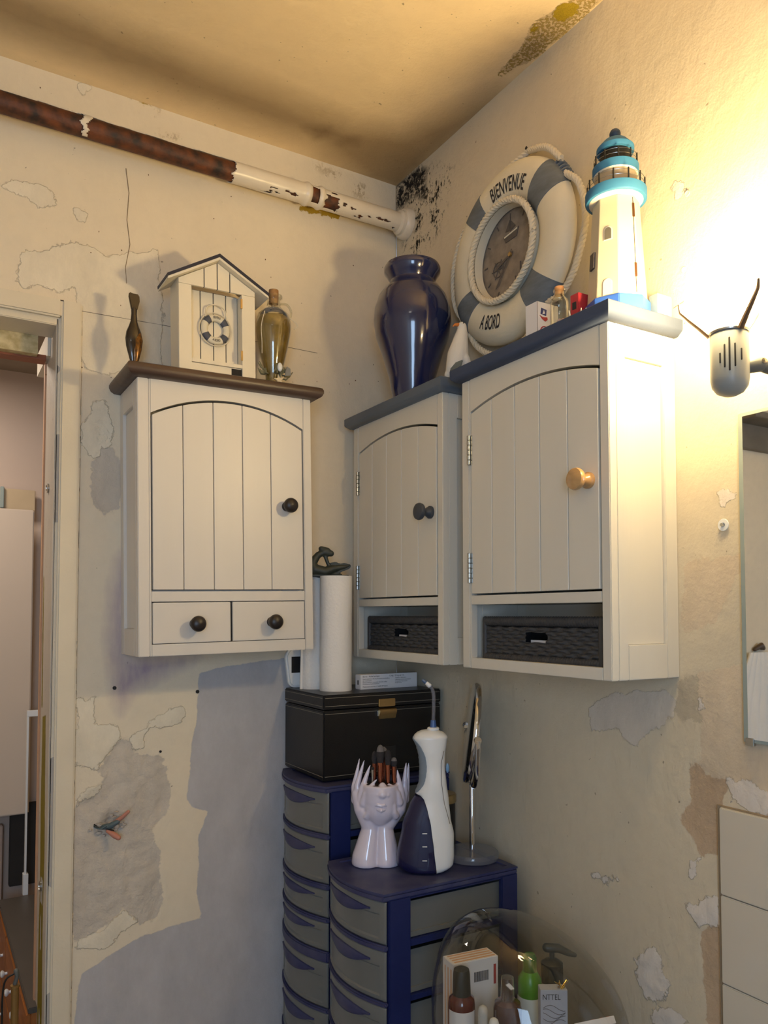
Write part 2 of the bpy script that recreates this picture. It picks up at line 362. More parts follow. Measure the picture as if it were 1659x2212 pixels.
RIGHT_PATCHES = {'mould': [[(-0.0, 2.648), (-0.129, 2.642), (-0.168, 2.615), (-0.163, 2.554), (-0.154, 2.524), (-0.093, 2.563), (-0.038, 2.558), (0.004, 2.567)]], 'speck': [[(-0.029, 2.634), (-0.138, 2.64), (-0.292, 2.57), (-0.277, 2.532), (-0.261, 2.441), (-0.276, 2.426), (-0.179, 2.378), (-0.106, 2.369), (-0.047, 2.393), (-0.019, 2.485), (0.009, 2.57)], [(-0.205, 2.596), (-0.323, 2.537), (-0.307, 2.522), (-0.261, 2.484), (-0.205, 2.463), (-0.172, 2.565)]], 'pink': [[(-1.04, 1.242), (-1.07, 1.261), (-1.125, 1.269), (-1.18, 1.272), (-1.175, 1.057), (-1.12, 1.05), (-1.09, 1.064), (-1.07, 1.064), (-1.037, 1.08), (-1.038, 1.127), (-1.043, 1.181)], [(-1.006, 1.454), (-1.128, 1.446), (-1.104, 1.392), (-1.071, 1.343), (-1.034, 1.325), (-1.007, 1.32)]], 'brown': [[(-1.012, 1.083), (-1.037, 1.084), (-1.062, 1.063), (-1.097, 1.066), (-1.081, 1.028), (-1.076, 0.93), (-1.03, 0.914), (-1.018, 0.947), (-0.992, 0.977), (-1.019, 1.016), (-1.011, 1.036)], [(-1.029, 0.79), (-1.075, 0.813), (-1.072, 0.579), (-1.056, 0.572), (-1.049, 0.633), (-1.042, 0.693), (-1.034, 0.704)]], 'white': [[(-0.992, 0.828), (-1.015, 0.821), (-1.053, 0.858), (-1.074, 0.864), (-1.075, 0.816), (-1.052, 0.805), (-1.027, 0.79), (-1.015, 0.814)], [(-1.015, 0.909), (-1.03, 0.914), (-1.025, 0.885), (-1.012, 0.879)], [(-0.879, 0.685), (-0.899, 0.7), (-0.928, 0.718), (-0.947, 0.71), (-0.946, 0.684), (-0.964, 0.673), (-0.959, 0.642), (-0.912, 0.615), (-0.898, 0.628), (-0.884, 0.66)], [(-1.088, 1.069), (-1.105, 1.064), (-1.135, 1.066), (-1.175, 1.055), (-1.174, 1.021), (-1.12, 1.024), (-1.097, 1.031)], [(-0.917, 0.598), (-0.959, 0.62), (-0.998, 0.615), (-0.926, 0.572)], [(-1.035, 1.202), (-1.044, 1.202), (-1.045, 1.181), (-1.037, 1.18)], [(-0.775, 0.81), (-0.809, 0.824), (-0.856, 0.831), (-0.851, 0.824), (-0.809, 0.811), (-0.787, 0.809)], [(-0.994, 2.164), (-1.015, 2.154), (-1.019, 2.134), (-0.999, 2.134)], [(-1.077, 1.57), (-1.109, 1.574), (-1.118, 1.548), (-1.091, 1.544)]], 'lilac': [[(-0.769, 1.157), (-0.883, 1.2), (-0.956, 1.215), (-0.987, 1.194), (-0.978, 1.159), (-0.94, 1.136), (-0.891, 1.095), (-0.861, 1.11), (-0.851, 1.133), (-0.802, 1.115), (-0.769, 1.106)]], 'grey': [[(-0.983, 1.208), (-1.006, 1.243), (-1.053, 1.253), (-1.044, 1.213), (-1.035, 1.18), (-1.043, 1.163), (-1.0, 1.158), (-0.983, 1.175)]]}
CEILING_PATCHES = {'yellow': [[(-0.07, -0.751), (-0.064, -0.78), (-0.04, -0.805), (-0.023, -0.778), (-0.033, -0.742), (-0.057, -0.742)], [(-0.071, -0.671), (-0.08, -0.695), (-0.072, -0.705), (-0.062, -0.689)]], 'chips': [[(-0.07, -0.766), (-0.05, -0.815), (-0.004, -0.831), (-0.002, -0.786), (-0.0, -0.713), (-0.005, -0.669), (-0.006, -0.637), (-0.015, -0.607), (-0.027, -0.574), (-0.04, -0.536), (-0.051, -0.56), (-0.049, -0.587), (-0.057, -0.626), (-0.064, -0.664), (-0.081, -0.694), (-0.069, -0.735)]]}

CEILING_PATCHES['smudge'] = [[(-.36, -.12), (-.30, -.15), (-.27, -.13), (-.31, -.09)], [(-.255, -.13), (-.215, -.15), (-.20, -.12), (-.24, -.10)]]
CEILING_PATCHES['dark_band'] = [[(-2.0, -.30), (-1.3, -.27), (-.9, -.24), (-.5, -.22), (-.25, -.20), (-.14, -.24), (-.08, -.36), (-.02, -.50), (.05, -.50), (.05, .05), (-.1, .05), (-.3, -.05), (-.7, -.06), (-1.2, -.09), (-2.0, -.10)]]  # darker band along the back wall, turning along the right wall at the corner
def sdf(P, poly):
    P = P[:, None, :]; A = np.array(poly)[None]; Bq = np.roll(np.array(poly), -1, 0)[None]
    e = Bq-A; wv = P-A; tt = np.clip((wv*e).sum(2)/np.maximum((e*e).sum(2), 1e-12), 0, 1)
    d = np.sqrt(((wv-e*tt[..., None])**2).sum(2)).min(1)
    c1 = P[..., 1] >= A[..., 1]; c2 = P[..., 1] < Bq[..., 1]; cr = e[..., 0]*wv[..., 1]-e[..., 1]*wv[..., 0]
    wn = ((c1 & c2 & (cr > 0)).sum(1)-(~c1 & ~c2 & (cr < 0)).sum(1))
    return np.where(wn != 0, d, -d)
def grid_wall(name, U, V, P, flip, m, patches, hole=None, thick=.1, disp=None):
    nu, nv = len(U), len(V)
    uu, vv = np.meshgrid(U, V, indexing='ij'); uv = np.stack([uu.ravel(), vv.ravel()], 1)
    S = {k: np.concatenate([np.max([sdf(uv[i:i+4000], p) for p in ps], 0) for i in range(0, len(uv), 4000)]) for k, ps in patches.items()}
    dz = disp(uv, S) if disp else np.zeros(len(uv))
    pts = P(uv, dz)
    i, j = np.meshgrid(np.arange(nu-1), np.arange(nv-1), indexing='ij'); i = i.ravel(); j = j.ravel()
    if hole:
        cu = (U[i]+U[i+1])/2; cv = (V[j]+V[j+1])/2
        keep = ~((cu > hole[0]) & (cu < hole[1]) & (cv > hole[2]) & (cv < hole[3])); i = i[keep]; j = j[keep]
    q = np.stack([i*nv+j, (i+1)*nv+j, (i+1)*nv+j+1, i*nv+j+1], 1)
    if flip: q = q[:, ::-1]
    me = bpy.data.meshes.new(name); me.from_pydata(pts.tolist(), [], q.tolist()); me.materials.append(m)
    for k, s in S.items():
        a = me.attributes.new(k, 'FLOAT', 'POINT'); a.data.foreach_set('value', s.astype(np.float32))
    me.shade_smooth()
    o = bpy.data.objects.new(name, me); C.objects.link(o)
    so = o.modifiers.new('thickness', 'SOLIDIFY'); so.thickness = thick; so.offset = -1
    return struct(o)
def axis(a, b, fine, coarse, f0, f1):
    A = [a]
    while A[-1] < b-1e-6:
        x = A[-1]; st = fine if f0 <= x < f1 else coarse
        if x < f0: st = min(st, max(f0-x, 1e-3))
        A.append(min(b, x+st))
    return np.array(A)
CEIL = 2.642
def n2(uv, sc, amp, z=0.):
    return np.array([mnoise.noise((a*sc, b*sc, z)) for a, b in uv])*amp
def sm01(x, a, b): x = np.clip((x-a)/(b-a), 0, 1); return x*x*(3-2*x)
def disp_back(uv, S):
    d = n2(uv, 5., .0016)+n2(uv, 22., .0004, 3)
    pl = sm01(S['plaster'], -.004, .006)
    rough = n2(uv, 14., .0040, 4)+n2(uv, 38., .0036, 5)+n2(uv, 90., .0018, 7)
    d += pl*(.002+np.where(uv[:, 1] < 1.05, rough, rough*.2))
    d -= sm01(S['filler'], -.003, .006)*(.0008+n2(uv, 45., .0006, 9))
    r = np.hypot(uv[:, 0]+.803, (uv[:, 1]-.85)*1.2); d += np.exp(-(r/.022)**2)*.018
    return d
def disp_right(uv, S):
    d = n2(uv, 4., .0016, 11)+n2(uv, 20., .0004, 13)
    d -= sm01(S['white'], -.003, .008)*(.0012+n2(uv, 50., .0022, 17))
    d += sm01(S['brown'], -.003, .004)*.0012
    return d
wb = grid_wall('wall_back', np.unique(np.round(np.concatenate([axis(-2.3, -1.58, .04, .04, 9, 9), [-1.52], axis(-1.5, -.96, .03, .03, 9, 9), axis(-.94, 0., .006, .006, -9, 9)]), 4)),
    np.unique(np.round(np.concatenate([axis(0, .3, .03, .03, 9, 9), axis(.3, CEIL+.02, .0075, .0075, -9, 9), [2.05]]), 4)),
    lambda uv, d: np.stack([uv[:, 0], d, uv[:, 1]], 1), False, M['wall_back'], BACK_PATCHES, hole=(-1.52, -.94, -1, 2.05), disp=disp_back)
wr = grid_wall('wall_right', axis(-3.05, 0., .0075, .04, -1.45, .1), np.concatenate([axis(0, .3, .03, .03, 9, 9)[:-1], axis(.3, CEIL+.02, .0075, .0075, -9, 9)]),
    lambda uv, d: np.stack([d, uv[:, 0], uv[:, 1]], 1), True, M['wall_right'], RIGHT_PATCHES, disp=disp_right)
def cp(uv, d):
    z = CEIL+d; return np.stack([uv[:, 0], uv[:, 1], z], 1)
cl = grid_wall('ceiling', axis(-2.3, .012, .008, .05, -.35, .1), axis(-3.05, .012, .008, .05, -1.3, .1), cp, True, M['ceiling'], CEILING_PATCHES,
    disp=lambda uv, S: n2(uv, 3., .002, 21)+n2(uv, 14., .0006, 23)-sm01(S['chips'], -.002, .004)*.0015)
struct(MB().box(-2.4, .1, -3.15, 1.3, -.1, 0).build('floor', mat('grey_floor_tile', col(120, 112, 104), .5), smooth=False))
struct(MB().box(-2.4, -2.3, -3.15, 1.3, 0, 2.75).build('wall_left', mat('plain_white_wall_paint', col(236, 232, 222), .7, vary=.04, vscale=3), smooth=False))
f = MB()                                                # rear wall, behind the camera, with a real window opening
f.box(-2.3, -2.14, -3.15, -3.05, 0, CEIL).box(-1.46, 0, -3.15, -3.05, 0, CEIL).box(-2.14, -1.46, -3.15, -3.05, 0, .88).box(-2.14, -1.46, -3.15, -3.05, 1.96, CEIL)
struct(f.build('wall_rear', M['plain'], smooth=False))
wn = struct(MB().box(-2.14, -2.10, -3.13, -3.07, .88, 1.96).box(-1.50, -1.46, -3.13, -3.07, .88, 1.96).box(-2.10, -1.50, -3.13, -3.07, .88, .92).box(-2.10, -1.50, -3.13, -3.07, 1.92, 1.96).build('window_1', M['casing'], bevel=.003))
# hall beyond the doorway
struct(MB().box(-2.3, -.10, 1.12, 1.22, 0, 2.3).build('wall_hall', mat('pinkish_hall_paint', col(196, 176, 160), .7, vary=.05, vscale=5), smooth=False))
struct(MB().box(-.5, -.4, .1, 1.12, 0, 2.3).build('wall_hall_right', M['plain'], smooth=False))
struct(MB().box(-2.3, -.4, .1, 1.12, 2.23, 2.3).build('ceiling_hall', mat('grey_hall_ceiling', col(150, 136, 122), .8), smooth=False))

# cracks, pencil lines and holes in the walls
def line(ob, name, pts, r=.0006, m=None):
    return MB().tube(pts, r, 4).build(name, m or mat('pencil_grey', col(110, 96, 84), .8), ob)
pg = mat('graphite_line', col(112, 98, 84), .8); ck = mat('crack_shadow', col(140, 116, 78), .9)
line(wb, 'pencil_line', [(-.889, -.0012, 2.0796), (-.67, -.0012, 2.083), (-.347, -.0012, 2.0868), (-.262, -.0012, 2.086)], .0006, pg)
line(wb, 'pencil_line', [(-.672, -.0012, 2.09), (-.673, -.0012, 1.93)], .0006, pg)
line(wb, 'crack', [(-.79, -.001, 2.46), (-.782, -.001, 2.40), (-.786, -.001, 2.33), (-.778, -.001, 2.27), (-.788, -.001, 2.21), (-.785, -.001, 2.17)], .0008, ck)
line(wr, 'pencil_line', [(-.0012, -.995, 1.926), (-.0012, -1.10, 1.948)], .0006, pg)
line(wr, 'pencil_line', [(-.0012, -1.048, 1.945), (-.0012, -1.048, 1.925)], .0006, pg)
line(wr, 'pencil_line', [(-.0012, -1.060, 1.953), (-.0012, -1.060, 1.921)], .0006, pg)
for ob, p, r in ((wb, (-.80, 1.174), .0045), (wb, (-.596, 1.155), .0045), (wb, (-.688, 1.012), .003)):
    MB().lathe([(r, -.0035), (r, .02)], (p[0], 0, p[1]), (0, 1, 0), 12).build('drill_hole', M['black'], ob)
cd = mat('dark_joint_dirt', col(104, 88, 68), .9)
for k in range(26):
    z0 = .42+k*.064; line(wb, 'casing_crack', [(-.8878+random.uniform(-.0012, .0010), -.0008, z0+q*.012) for q in range(random.randint(2, 5))], random.uniform(.0005, .0013), cd)
for k in range(12):
    x0 = -1.30+k*.033; line(wb, 'casing_crack', [(x0+q*.008, -.0008, 2.0958+random.uniform(-.0010, .0012)) for q in range(4)], random.uniform(.0007, .0016), cd)
rm = mat('sienna_spots', col(120, 84, 50), .8)
for k in range(46):                                     # little blisters and dirt spots
    x, z = random.uniform(-1.0, -.05), random.uniform(1.9, 2.6)
    MB().ball((x, -.0008, z), random.uniform(.0008, .002), .0008, random.uniform(.0008, .0022), 8, 6).build('paint_blister', rm if k % 3 else M['casing'], wb)
MB().lathe([(.011, -.004), (.0105, -.0052), (.0045, -.0052), (.004, .004)], (0, -1.095, 1.507), (1, 0, 0), 16).build('wall_plug', M['plwhite'], wr)
MB().lathe([(.003, -.010), (.0028, .01)], (0, -1.095, 1.507), (1, 0, 0), 10).build('screw', M['steel'], wr)
for y, z in ((-1.03, 2.13), (-1.02, 1.99)):
    MB().lathe([(.006, -.0016), (.0052, -.0022), (.001, -.0014), (0, -.0014)], (0, y, z), (1, 0, 0), 14).build('filled_hole', M['buoy'], wr)

# doorway
CX = -.889
j = MB().box(-.934, CX, -.014, .0, 0, 2.0945)
struct(j.build('trim_1', M['casing'], bevel=.004))
struct(MB().box(-1.56, -.934, -.014, 0, 2.052, 2.0945).build('trim_2', M['casing'], bevel=.004))
struct(MB().box(-1.56, -1.515, -.014, 0, 0, 2.052).build('trim_3', M['casing'], bevel=.004))
jm = wall_mat('worn_jamb_paint', col(196, 186, 172), col(180, 170, 160), [('olive', col(128, 112, 18), .012, 30., -.0008, 'edge'), ('bare', col(176, 172, 166), .02, 30., .0005, 'edge')], .5)
jb = grid_wall('door_1', axis(.0, .165, .005, .005, -9, 9), axis(0, 2.05, .01, .01, -9, 9), lambda uv, d: np.stack([-.9432+0*d, uv[:, 0], uv[:, 1]], 1), True, jm,
    {'olive': [[(.055, .20), (.05, .45), (.06, .62), (.05, .78), (.065, 1.02), (.07, 1.11), (.125, 1.10), (.13, .9), (.12, .7), (.13, .5), (.12, .3), (.125, .2)], [(.13, 1.12), (.15, 1.12), (.155, 1.45), (.142, 1.45)]], 'bare': [[(.08, .55), (.10, .55), (.10, .62), (.09, .64)], [(.07, .66), (.11, .66), (.11, .72), (.07, .72)], [(.07, .25), (.11, .25), (.10, .42), (.08, .40)]]}, thick=.03)
for y, z in ((.092, 1.66), (.095, .70)):
    MB().lathe([(.012, 0), (.012, .004), (.008, .005), (.007, .001), (.0, .001)], (-.9432, y, z), (-1, 0, 0), 18).build('latch_ring', M['steel'], jb)
MB().box(-.9438, -.936, 0, .010, 0, 2.05).build('rebate_bead', M['casing'], jb, bevel=.003)
MB().box(-.9470, -.92, .165, .185, 0, 2.02).build('edge_lip', mat('peach_bare_wood', col(206, 158, 120), .6), jb, bevel=.002)
hd = MB().box(-1.52, -.94, 0, .10, 2.035, 2.06).build('head_jamb', M['casing'], jb, bevel=.002)
MB().box(-1.52, -.972, .10, .125, 1.99, 2.04).build('head_stop', mat('flaking_cream_board', col(226, 208, 160), .7, vary=.4, vscale=40, c2=col(150, 124, 66), wear=.42, bump=.002, bscale=60), jb)
MB().box(-1.52, -.950, .125, .165, 1.985, 1.998).build('head_lip', mat('red_brown_wood', col(150, 86, 56), .6), jb)
MB().box(-.95, -.93, .1, .30, 1.99, 2.05).build('jamb_block', M['plain'], jb)

# wall tiles, lower right
tg = MB().box(-.006, 0, -1.42, -1.0745, .28, 1.0195).build('tile_bed', M['grout'], wr)
tm = MB().box(0, .0095, -.1480, 0, .0, .1478).build('tile', M['tile'], wr, bevel=.0018)
k = 0
for r in range(5):
    for c_ in range(2):
        o = tm if k == 0 else tm.copy()
        if k: C.objects.link(o); o.parent = wr
        k += 1
        o.location = (-.0115, -1.081-c_*.151, 1.018-.1495*(r+1)+.001)

# heating pipe along the back wall
pr = thing('heating_pipe', 'heating pipe under the ceiling, rusty at left and peeling cream paint at right', 'pipe', (0, -.06, 2.497))
MB().lathe([(.0238, -2.25), (.0238, -.03), (.0238, 0.)], (0, 0, 0), (1, 0, 0), 40).build('iron_tube', M['rust'], pr)
xs = np.concatenate([np.arange(-2.25, -1.1, .02), np.arange(-1.1, .001, .003)]); NA = 72; R0 = .0262
sk = MB(); vs = []
for ix, x in enumerate(xs):
    for a in range(NA):
        th = 2*PI*a/NA; rr = R0+.0005*mnoise.noise((x*30, math.cos(th)*1.5, math.sin(th)*1.5))
        for cxx in (-.327, -.287): rr += .0045*math.exp(-((x-cxx)/.007)**2)
        if x > -.035: rr += .0075*min(1, (x+.035)/.006)
        vs.append((x, -rr*math.cos(th), rr*math.sin(th)))         # th=0 faces the room, th=90 up
fs = []
for ix in range(len(xs)-1):
    x = (xs[ix]+xs[ix+1])/2
    for a in range(NA):
        th = math.degrees(2*PI*(a+.5)/NA); th = th-360 if th > 180 else th
        nzv = mnoise.noise((x*22, math.cos(math.radians(th))*2.2, math.sin(math.radians(th))*2.2)); n3 = mnoise.noise((x*70, th*.08, 4))
        e = x+.012*nzv+.004*n3
        gone = e < -.538 and not (-.905 < e < -.889 and th > -75)
        if e < -.538 and th > 72+18*nzv and x > -1.0: gone = False
        if th < -150 or th > 150: gone = gone and x < -.6
        if -.318 < x < -.296 and -65 < th < 30+20*nzv: gone = True
        if -.278+.01*nzv < x < -.235+.01*n3 and -78 < th < 12+40*nzv: gone = True
        if -.245 < x < -.04 and -90 < th < -15 and nzv+.6*n3 > .30: gone = True
        if -.47 < x < -.33 and -110 < th < -40 and nzv+.5*n3 > .32: gone = True
        if not gone: fs.append((ix*NA+a, (ix+1)*NA+a, (ix+1)*NA+(a+1) % NA, ix*NA+(a+1) % NA))
sk.v = vs; sk.f = fs
so = sk.build('paint_skin', M['pipepaint'], pr)
md = so.modifiers.new('thickness', 'SOLIDIFY'); md.thickness = .0014; md.offset = 0
MB().lathe([(.038, -.022), (.043, -.016), (.045, .0), (.03, .0)], (0, 0, 0), (1, 0, 0), 30).build('wall_collar', M['pipepaint'], pr)

# ------------------------------------------------------------------ wall cabinets
W, D, H = .432, .175, .633
def arc_z(x, x0, x1, zs, rise):
    hw = (x1-x0)/2; R = (hw*hw+rise*rise)/(2*rise); return zs+rise-R+math.sqrt(max(0, R*R-(x-(x0+x1)/2)**2))
def knob(name, loc, m, parent, kind):
    if kind == 'ball': prof = [(.012, 0), (.0115, .006), (.0085, .010), (.0085, .014), (.013, .018), (.0175, .024), (.0185, .030), (.0165, .036), (.011, .0405), (0, .042)]
    else: prof = [(.0150, 0), (.0150, .005), (.0125, .007), (.0120, .010), (.0090, .014), (.0085, .019), (.012, .024), (.0190, .028), (.0205, .033), (.0190, .038), (.012, .0405), (0, .041)]
    return MB().lathe(prof, (0, 0, 0), (0, -1, 0), 28).build(name, m, parent, loc=loc)
def hinge(loc, parent):
    h = MB()
    for k in range(6): h.lathe([(.0032, .0), (.0040, .0006), (.0040, .0098), (.0032, .0104)], (0, -.004, k*.0109), (0, 0, 1), 12)
    h.box(-.0012, .0085, -.0008, .0012, 0, .0650).box(-.0085, .0012, -.0008, .0012, 0, .0650)
    return h.build('hinge', M['steel'], parent, loc=loc)
def cabinet(label, loc, rot, style, paint, cm, km, kk):
    t = thing('wall_cabinet', label, 'cabinet', loc, rot=rot, group=None)
    rise = .048 if style == 'drawers' else .027; zs = .557 if style != 'drawers' else .551
    x0, x1 = .031, .4085; zd = .160 if style != 'drawers' else .150
    for sx in (0, 1):                                      # framed side with a recessed panel
        a, b = (0, .016) if sx == 0 else (W-.016, W); g = .007
        s = MB().box(a, b, .018, .042, 0, H).box(a, b, .143, D, 0, H).box(a, b, .042, .143, 0, .062).box(a, b, .042, .143, .577, H)
        s.box(a+(g if sx == 0 else 0), b-(0 if sx == 0 else g), .042, .143, .062, .577).build('side_panel', paint, t, bevel=.0012)
    MB().box(0, x0-.0055, 0, .018, 0, H).build('stile', paint, t, bevel=.0015)
    MB().box(x0-.005, x0-.0012, .001, .018, 0, H).build('stile_lip', paint, t, bevel=.0008)
    MB().box(x1+.002, W, 0, .018, 0, H).build('stile', paint, t, bevel=.0015)
    n = 24; top = [(x0-.001+(x1-x0+.002)*i/n, arc_z(x0+(x1-x0)*i/n, x0, x1, zs, rise)+.004) for i in range(n+1)]
    MB().prism([(x1+.001, H), (x0-.001, H)]+top, .0005, .017).build('arched_rail', paint, t, autosmooth=30)
    zb = .022 if style != 'drawers' else .027
    MB().box(x0-.001, x1+.001, .0005, .018, 0, zb).build('bottom_rail', paint, t, bevel=.001)
    MB().box(x0-.001, x1+.001, .0005, .018, .1375 if style != 'drawers' else .1235, zd-.003).build('middle_rail', paint, t, bevel=.001)
    MB().box(.016, W-.016, D-.008, D-.002, 0, H).build('back_panel', paint, t)
    MB().box(.016, W-.016, .018, D-.008, .0, .014).build('bottom_board', paint, t)
    MB().box(.016, W-.016, .018, D-.008, .1375, .150).build('shelf', paint, t)
    MB().box(.016, W-.016, .018, D-.008, H-.014, H).build('top_board', paint, t)
    # cornice: a moulded slab mitred round front and sides
    if style == 'drawers': prof = [(.004, 0), (.014, .001), (.022, .006), (.026, .014), (.026, .021), (.023, .027), (.017, .030), (.0, .030)]
    else: prof = [(.003, 0), (.008, .0005), (.018, .009), (.0195, .012), (.0195, .0285), (.0175, .0305), (.0, .0305)]
    rings = [[(-o, D, H+z), (-o, -o, H+z), (W+o, -o, H+z), (W+o, D, H+z)] for o, z in prof]
    MB().rings(rings).build('cornice', cm, t, autosmooth=35)
    # door with planks
    dz = zd+.001
    door = MB()
    def arch(xa, xb, k, dlt, z0):
        return [(xb, z0), (xa, z0)][::-1]+[(xb+(xa-xb)*i/k, arc_z(xb+(xa-xb)*i/k, x0, x1, zs, rise)-dlt) for i in range(k+1)]
    door.prism(arch(x0+.003, x1-.003, 24, .003, dz+.001), .007, .016)
    dr = door.build('door', paint, t, autosmooth=30)
    cuts = [x0+.0015, .1051, .1791, .2529, .3294, x1-.0015] if style != 'drawers' else [x0+.0015, .104, .1765, .249, .322, x1-.0015]
    for i in range(5):
        MB().prism(arch(cuts[i]+.0009, cuts[i+1]-.0009, 8, .0015, dz), -.0004, .0085).build('plank', paint, dr, bevel=.0009, seg=1, autosmooth=30)
    knob('knob', (.383 if style != 'drawers' else .362, .000, .357), km, dr, kk)
    if style != 'drawers':
        for z in (.4435, .1845): hinge((x0-.0015, 0, z), dr)
    else:
        for i, (a, b, kx) in enumerate(((x0, .216, .128), (.2195, x1, .319))):
            d = MB().box(a+.0012, b-.0008, 0, .018, .0285, .1215).box(a+.01, b-.01, .018, D-.02, .03, .10).build('drawer', paint, t, bevel=.0010)
            knob('knob', (kx, 0, .072), km, d, kk)
        MB().box(.215, .2205, .006, .02, .027, .124).build('drawer_divider', M['gap'], t)
    return t
TILT = math.radians(-1.05)
cab1 = cabinet('white wall cabinet with dark brown top, dark knobs and two small drawers, nearest the doorway', (-.785, -.175, 1.2555), (0, TILT, 0), 'drawers', M['white'], M['walnut'], M['darkknob'], 'ball')
cab3 = cabinet('largest-looking white wall cabinet with slate blue top and varnished pine knob, beside the lamp', (-.175, -.5635, 1.235), (0, 0, -PI/2), 'basket', M['whitecool'], M['cornice3'], M['pine'], 'mush')
cab2 = cabinet('white wall cabinet with grey-blue top and slate knob, in the corner behind the larger one', (-.175, -.056, 1.235), (0, 0, -PI/2), 'basket', M['whitecool'], M['bluegrey'], M['slateknob'], 'mush')

def basket(label, loc):
    t = thing('wicker_basket', label, 'basket', loc, -PI/2, 'wicker baskets in the cabinets')
    w, h, d = .345, .098, .13; zt, zb = .076, .020
    # woven front: strands pass over and under upright stakes
    def front(a, b, z0, z1, rows, stakes, nx, nz):
        vs, fs = [], []
        for i in range(nx+1):
            x = a+(b-a)*i/nx
            for k in range(nz+1):
                z = z0+(z1-z0)*k/nz; r = (z-zb)/(zt-zb)*rows; row = math.floor(r); fz = math.sin(PI*(r-row))
                y = -.0030*math.cos(PI*stakes*x/w+PI*(row % 2))*fz-.0022*fz
                vs.append((x, y, z+.0007*math.sin(x*140+row)))
        for i in range(nx):
            for k in range(nz): q = i*(nz+1)+k; fs.append((q, q+nz+1, q+nz+2, q+1))
        return vs, fs
    f = MB(); hz0, hz1, hx0, hx1 = .046, .066, w/2-.036, w/2+.026
    f.add(*front(.004, hx0, zb, zt, 7, 19, 90, 56)); f.add(*front(hx1, w-.004, zb, zt, 7, 19, 90, 56))
    f.add(*front(hx0, hx1, zb, hz0, 7, 19, 32, 28)); f.add(*front(hx0, hx1, hz1, zt, 7, 19, 32, 16))
    f.build('woven_front', M['wicker'], t)
    body = MB().box(.002, .006, .004, d, .004, h-.004).box(w-.006, w-.002, .004, d, .004, h-.004).box(.004, w-.004, .004, d, .004, .008).box(.004, w-.004, d-.004, d, .004, h-.004)
    body.build('basket_shell', M['wicker'], t)
    for nm, z in (('rim', h-.0105), ('base_band', .0105)):
        b_ = MB(); k = 46
        for i in range(k):                               # wrapped cane turns
            x = .006+(w-.012)*(i+.5)/k; b_.lathe([(.0098, -.0035), (.0108, 0), (.0098, .0035)], (x, .0030, z), (1, 0, 0), 10, sx=1., sy=1.)
        b_.build(nm, M['wicker'], t)
    for x in (.004, w-.004): MB().capsule([(x, 0, .006), (x, 0, h-.006)], [.0065, .0065], 10).build('corner_post', M['wicker'], t)
    MB().box(hx0, hx1, .012, .016, .03, .05).build('lining', M['card'], t)
    return t
basket('dark grey wicker basket in the open bay of the larger cabinet beside the lamp', (-.150, -.5985-.01, 1.2492))
basket('dark grey wicker basket in the open bay of the corner cabinet', (-.150, -.091-.01, 1.2492))

# ------------------------------------------------------------------ lamp
lp = thing('wall_spot_lamp', 'grey ventilated spot lamp with glowing bulb, on the right wall above the mirror', 'lamp', (-.1445, -1.2120, 1.6850))
lp.scale = (.984, .984, .984)
MB().lathe([(0, 0), (.010, .001), (.020, .006), (.0265, .015), (.0285, .026), (.0285, .094), (.0270, .0975), (.0, .0975)], (0, 0, 0), (.0, 0, 1), 40).build('housing', mat('grey_lamp_enamel', col(150, 152, 148), .4, vary=.03), lp)
for a, z0, z1 in ((-52, .048, .062), (-38, .040, .074), (-24, .034, .084), (-8, .040, .074), (12, .050, .066)):
    th = math.radians(-90-30.69+a); x, y = .0286*math.cos(th), .0286*math.sin(th)
    MB().capsule([(x, y, z0), (x, y, z1)], [.0013, .0013], 8).build('vent_slot', M['black'], lp)
MB().lathe([(.0290, .0975), (.0300, .099), (.0300, .101), (.022, .1025), (.022, .105)], (0, 0, 0), (0, 0, 1), 32).build('socket_ring', M['steel'], lp)
MB().lathe([(.0215, .101), (.0225, .104), (.0225, .120), (.020, .124)], (0, 0, 0), (0, 0, 1), 32).build('bulb_collar', M['plwhite'], lp)
MB().lathe([(.020, .1245), (.034, .130), (.054, .138), (.064, .145), (.0655, .150)], (0, 0, 0), (0, 0, 1), 40, cap=False).build('bulb_neck', M['bulbneck'], lp)
MB().lathe([(.0655, .150), (.066, .154), (.063, .166), (.053, .183), (.036, .197), (.016, .204), (0, .205)], (0, 0, 0), (0, 0, 1), 40).build('glass_bulb', M['bulb'], lp)
cmt = mat('dull_bronze_clip', col(120, 98, 78), .45, .6)
for a in (158, 30, -80):
    th = math.radians(a-30.69); u = Vector((math.cos(th), math.sin(th), 0))
    MB().tube([u*.029+Vector((0, 0, .098)), u*.042+Vector((0, 0, .112)), u*.058+Vector((0, 0, .128)), u*.071+Vector((0, 0, .142)), u*.073+Vector((0, 0, .156))], [.0036, .0034, .0028, .0022, .0016], 8, flat=1.5).build('clip_arm', cmt, lp)
bk = mat('grey_bracket', col(96, 98, 96), .45)
MB().capsule([(.026, -.012, .048), (.045, -.022, .052)], [.011, .012], 14).build('knuckle', bk, lp)
MB().capsule([(.045, -.022, .050), (.085, -.038, .040), (.136, -.05, .042)], [.009, .010, .009], 14).build('bracket_arm', bk, lp)
MB().lathe([(.004, 0), (.0045, .002), (0, .003)], (.040, -.031, .054), (-.4, -.9, .1), 12).build('screw', M['steel'], lp)
MB().lathe([(.058, 0), (.060, .006), (.052, .013), (.020, .016), (.0, .016)], (.1460, -.05, .045), (-1, 0, 0), 36).build('wall_plate', M['plwhite'], lp)

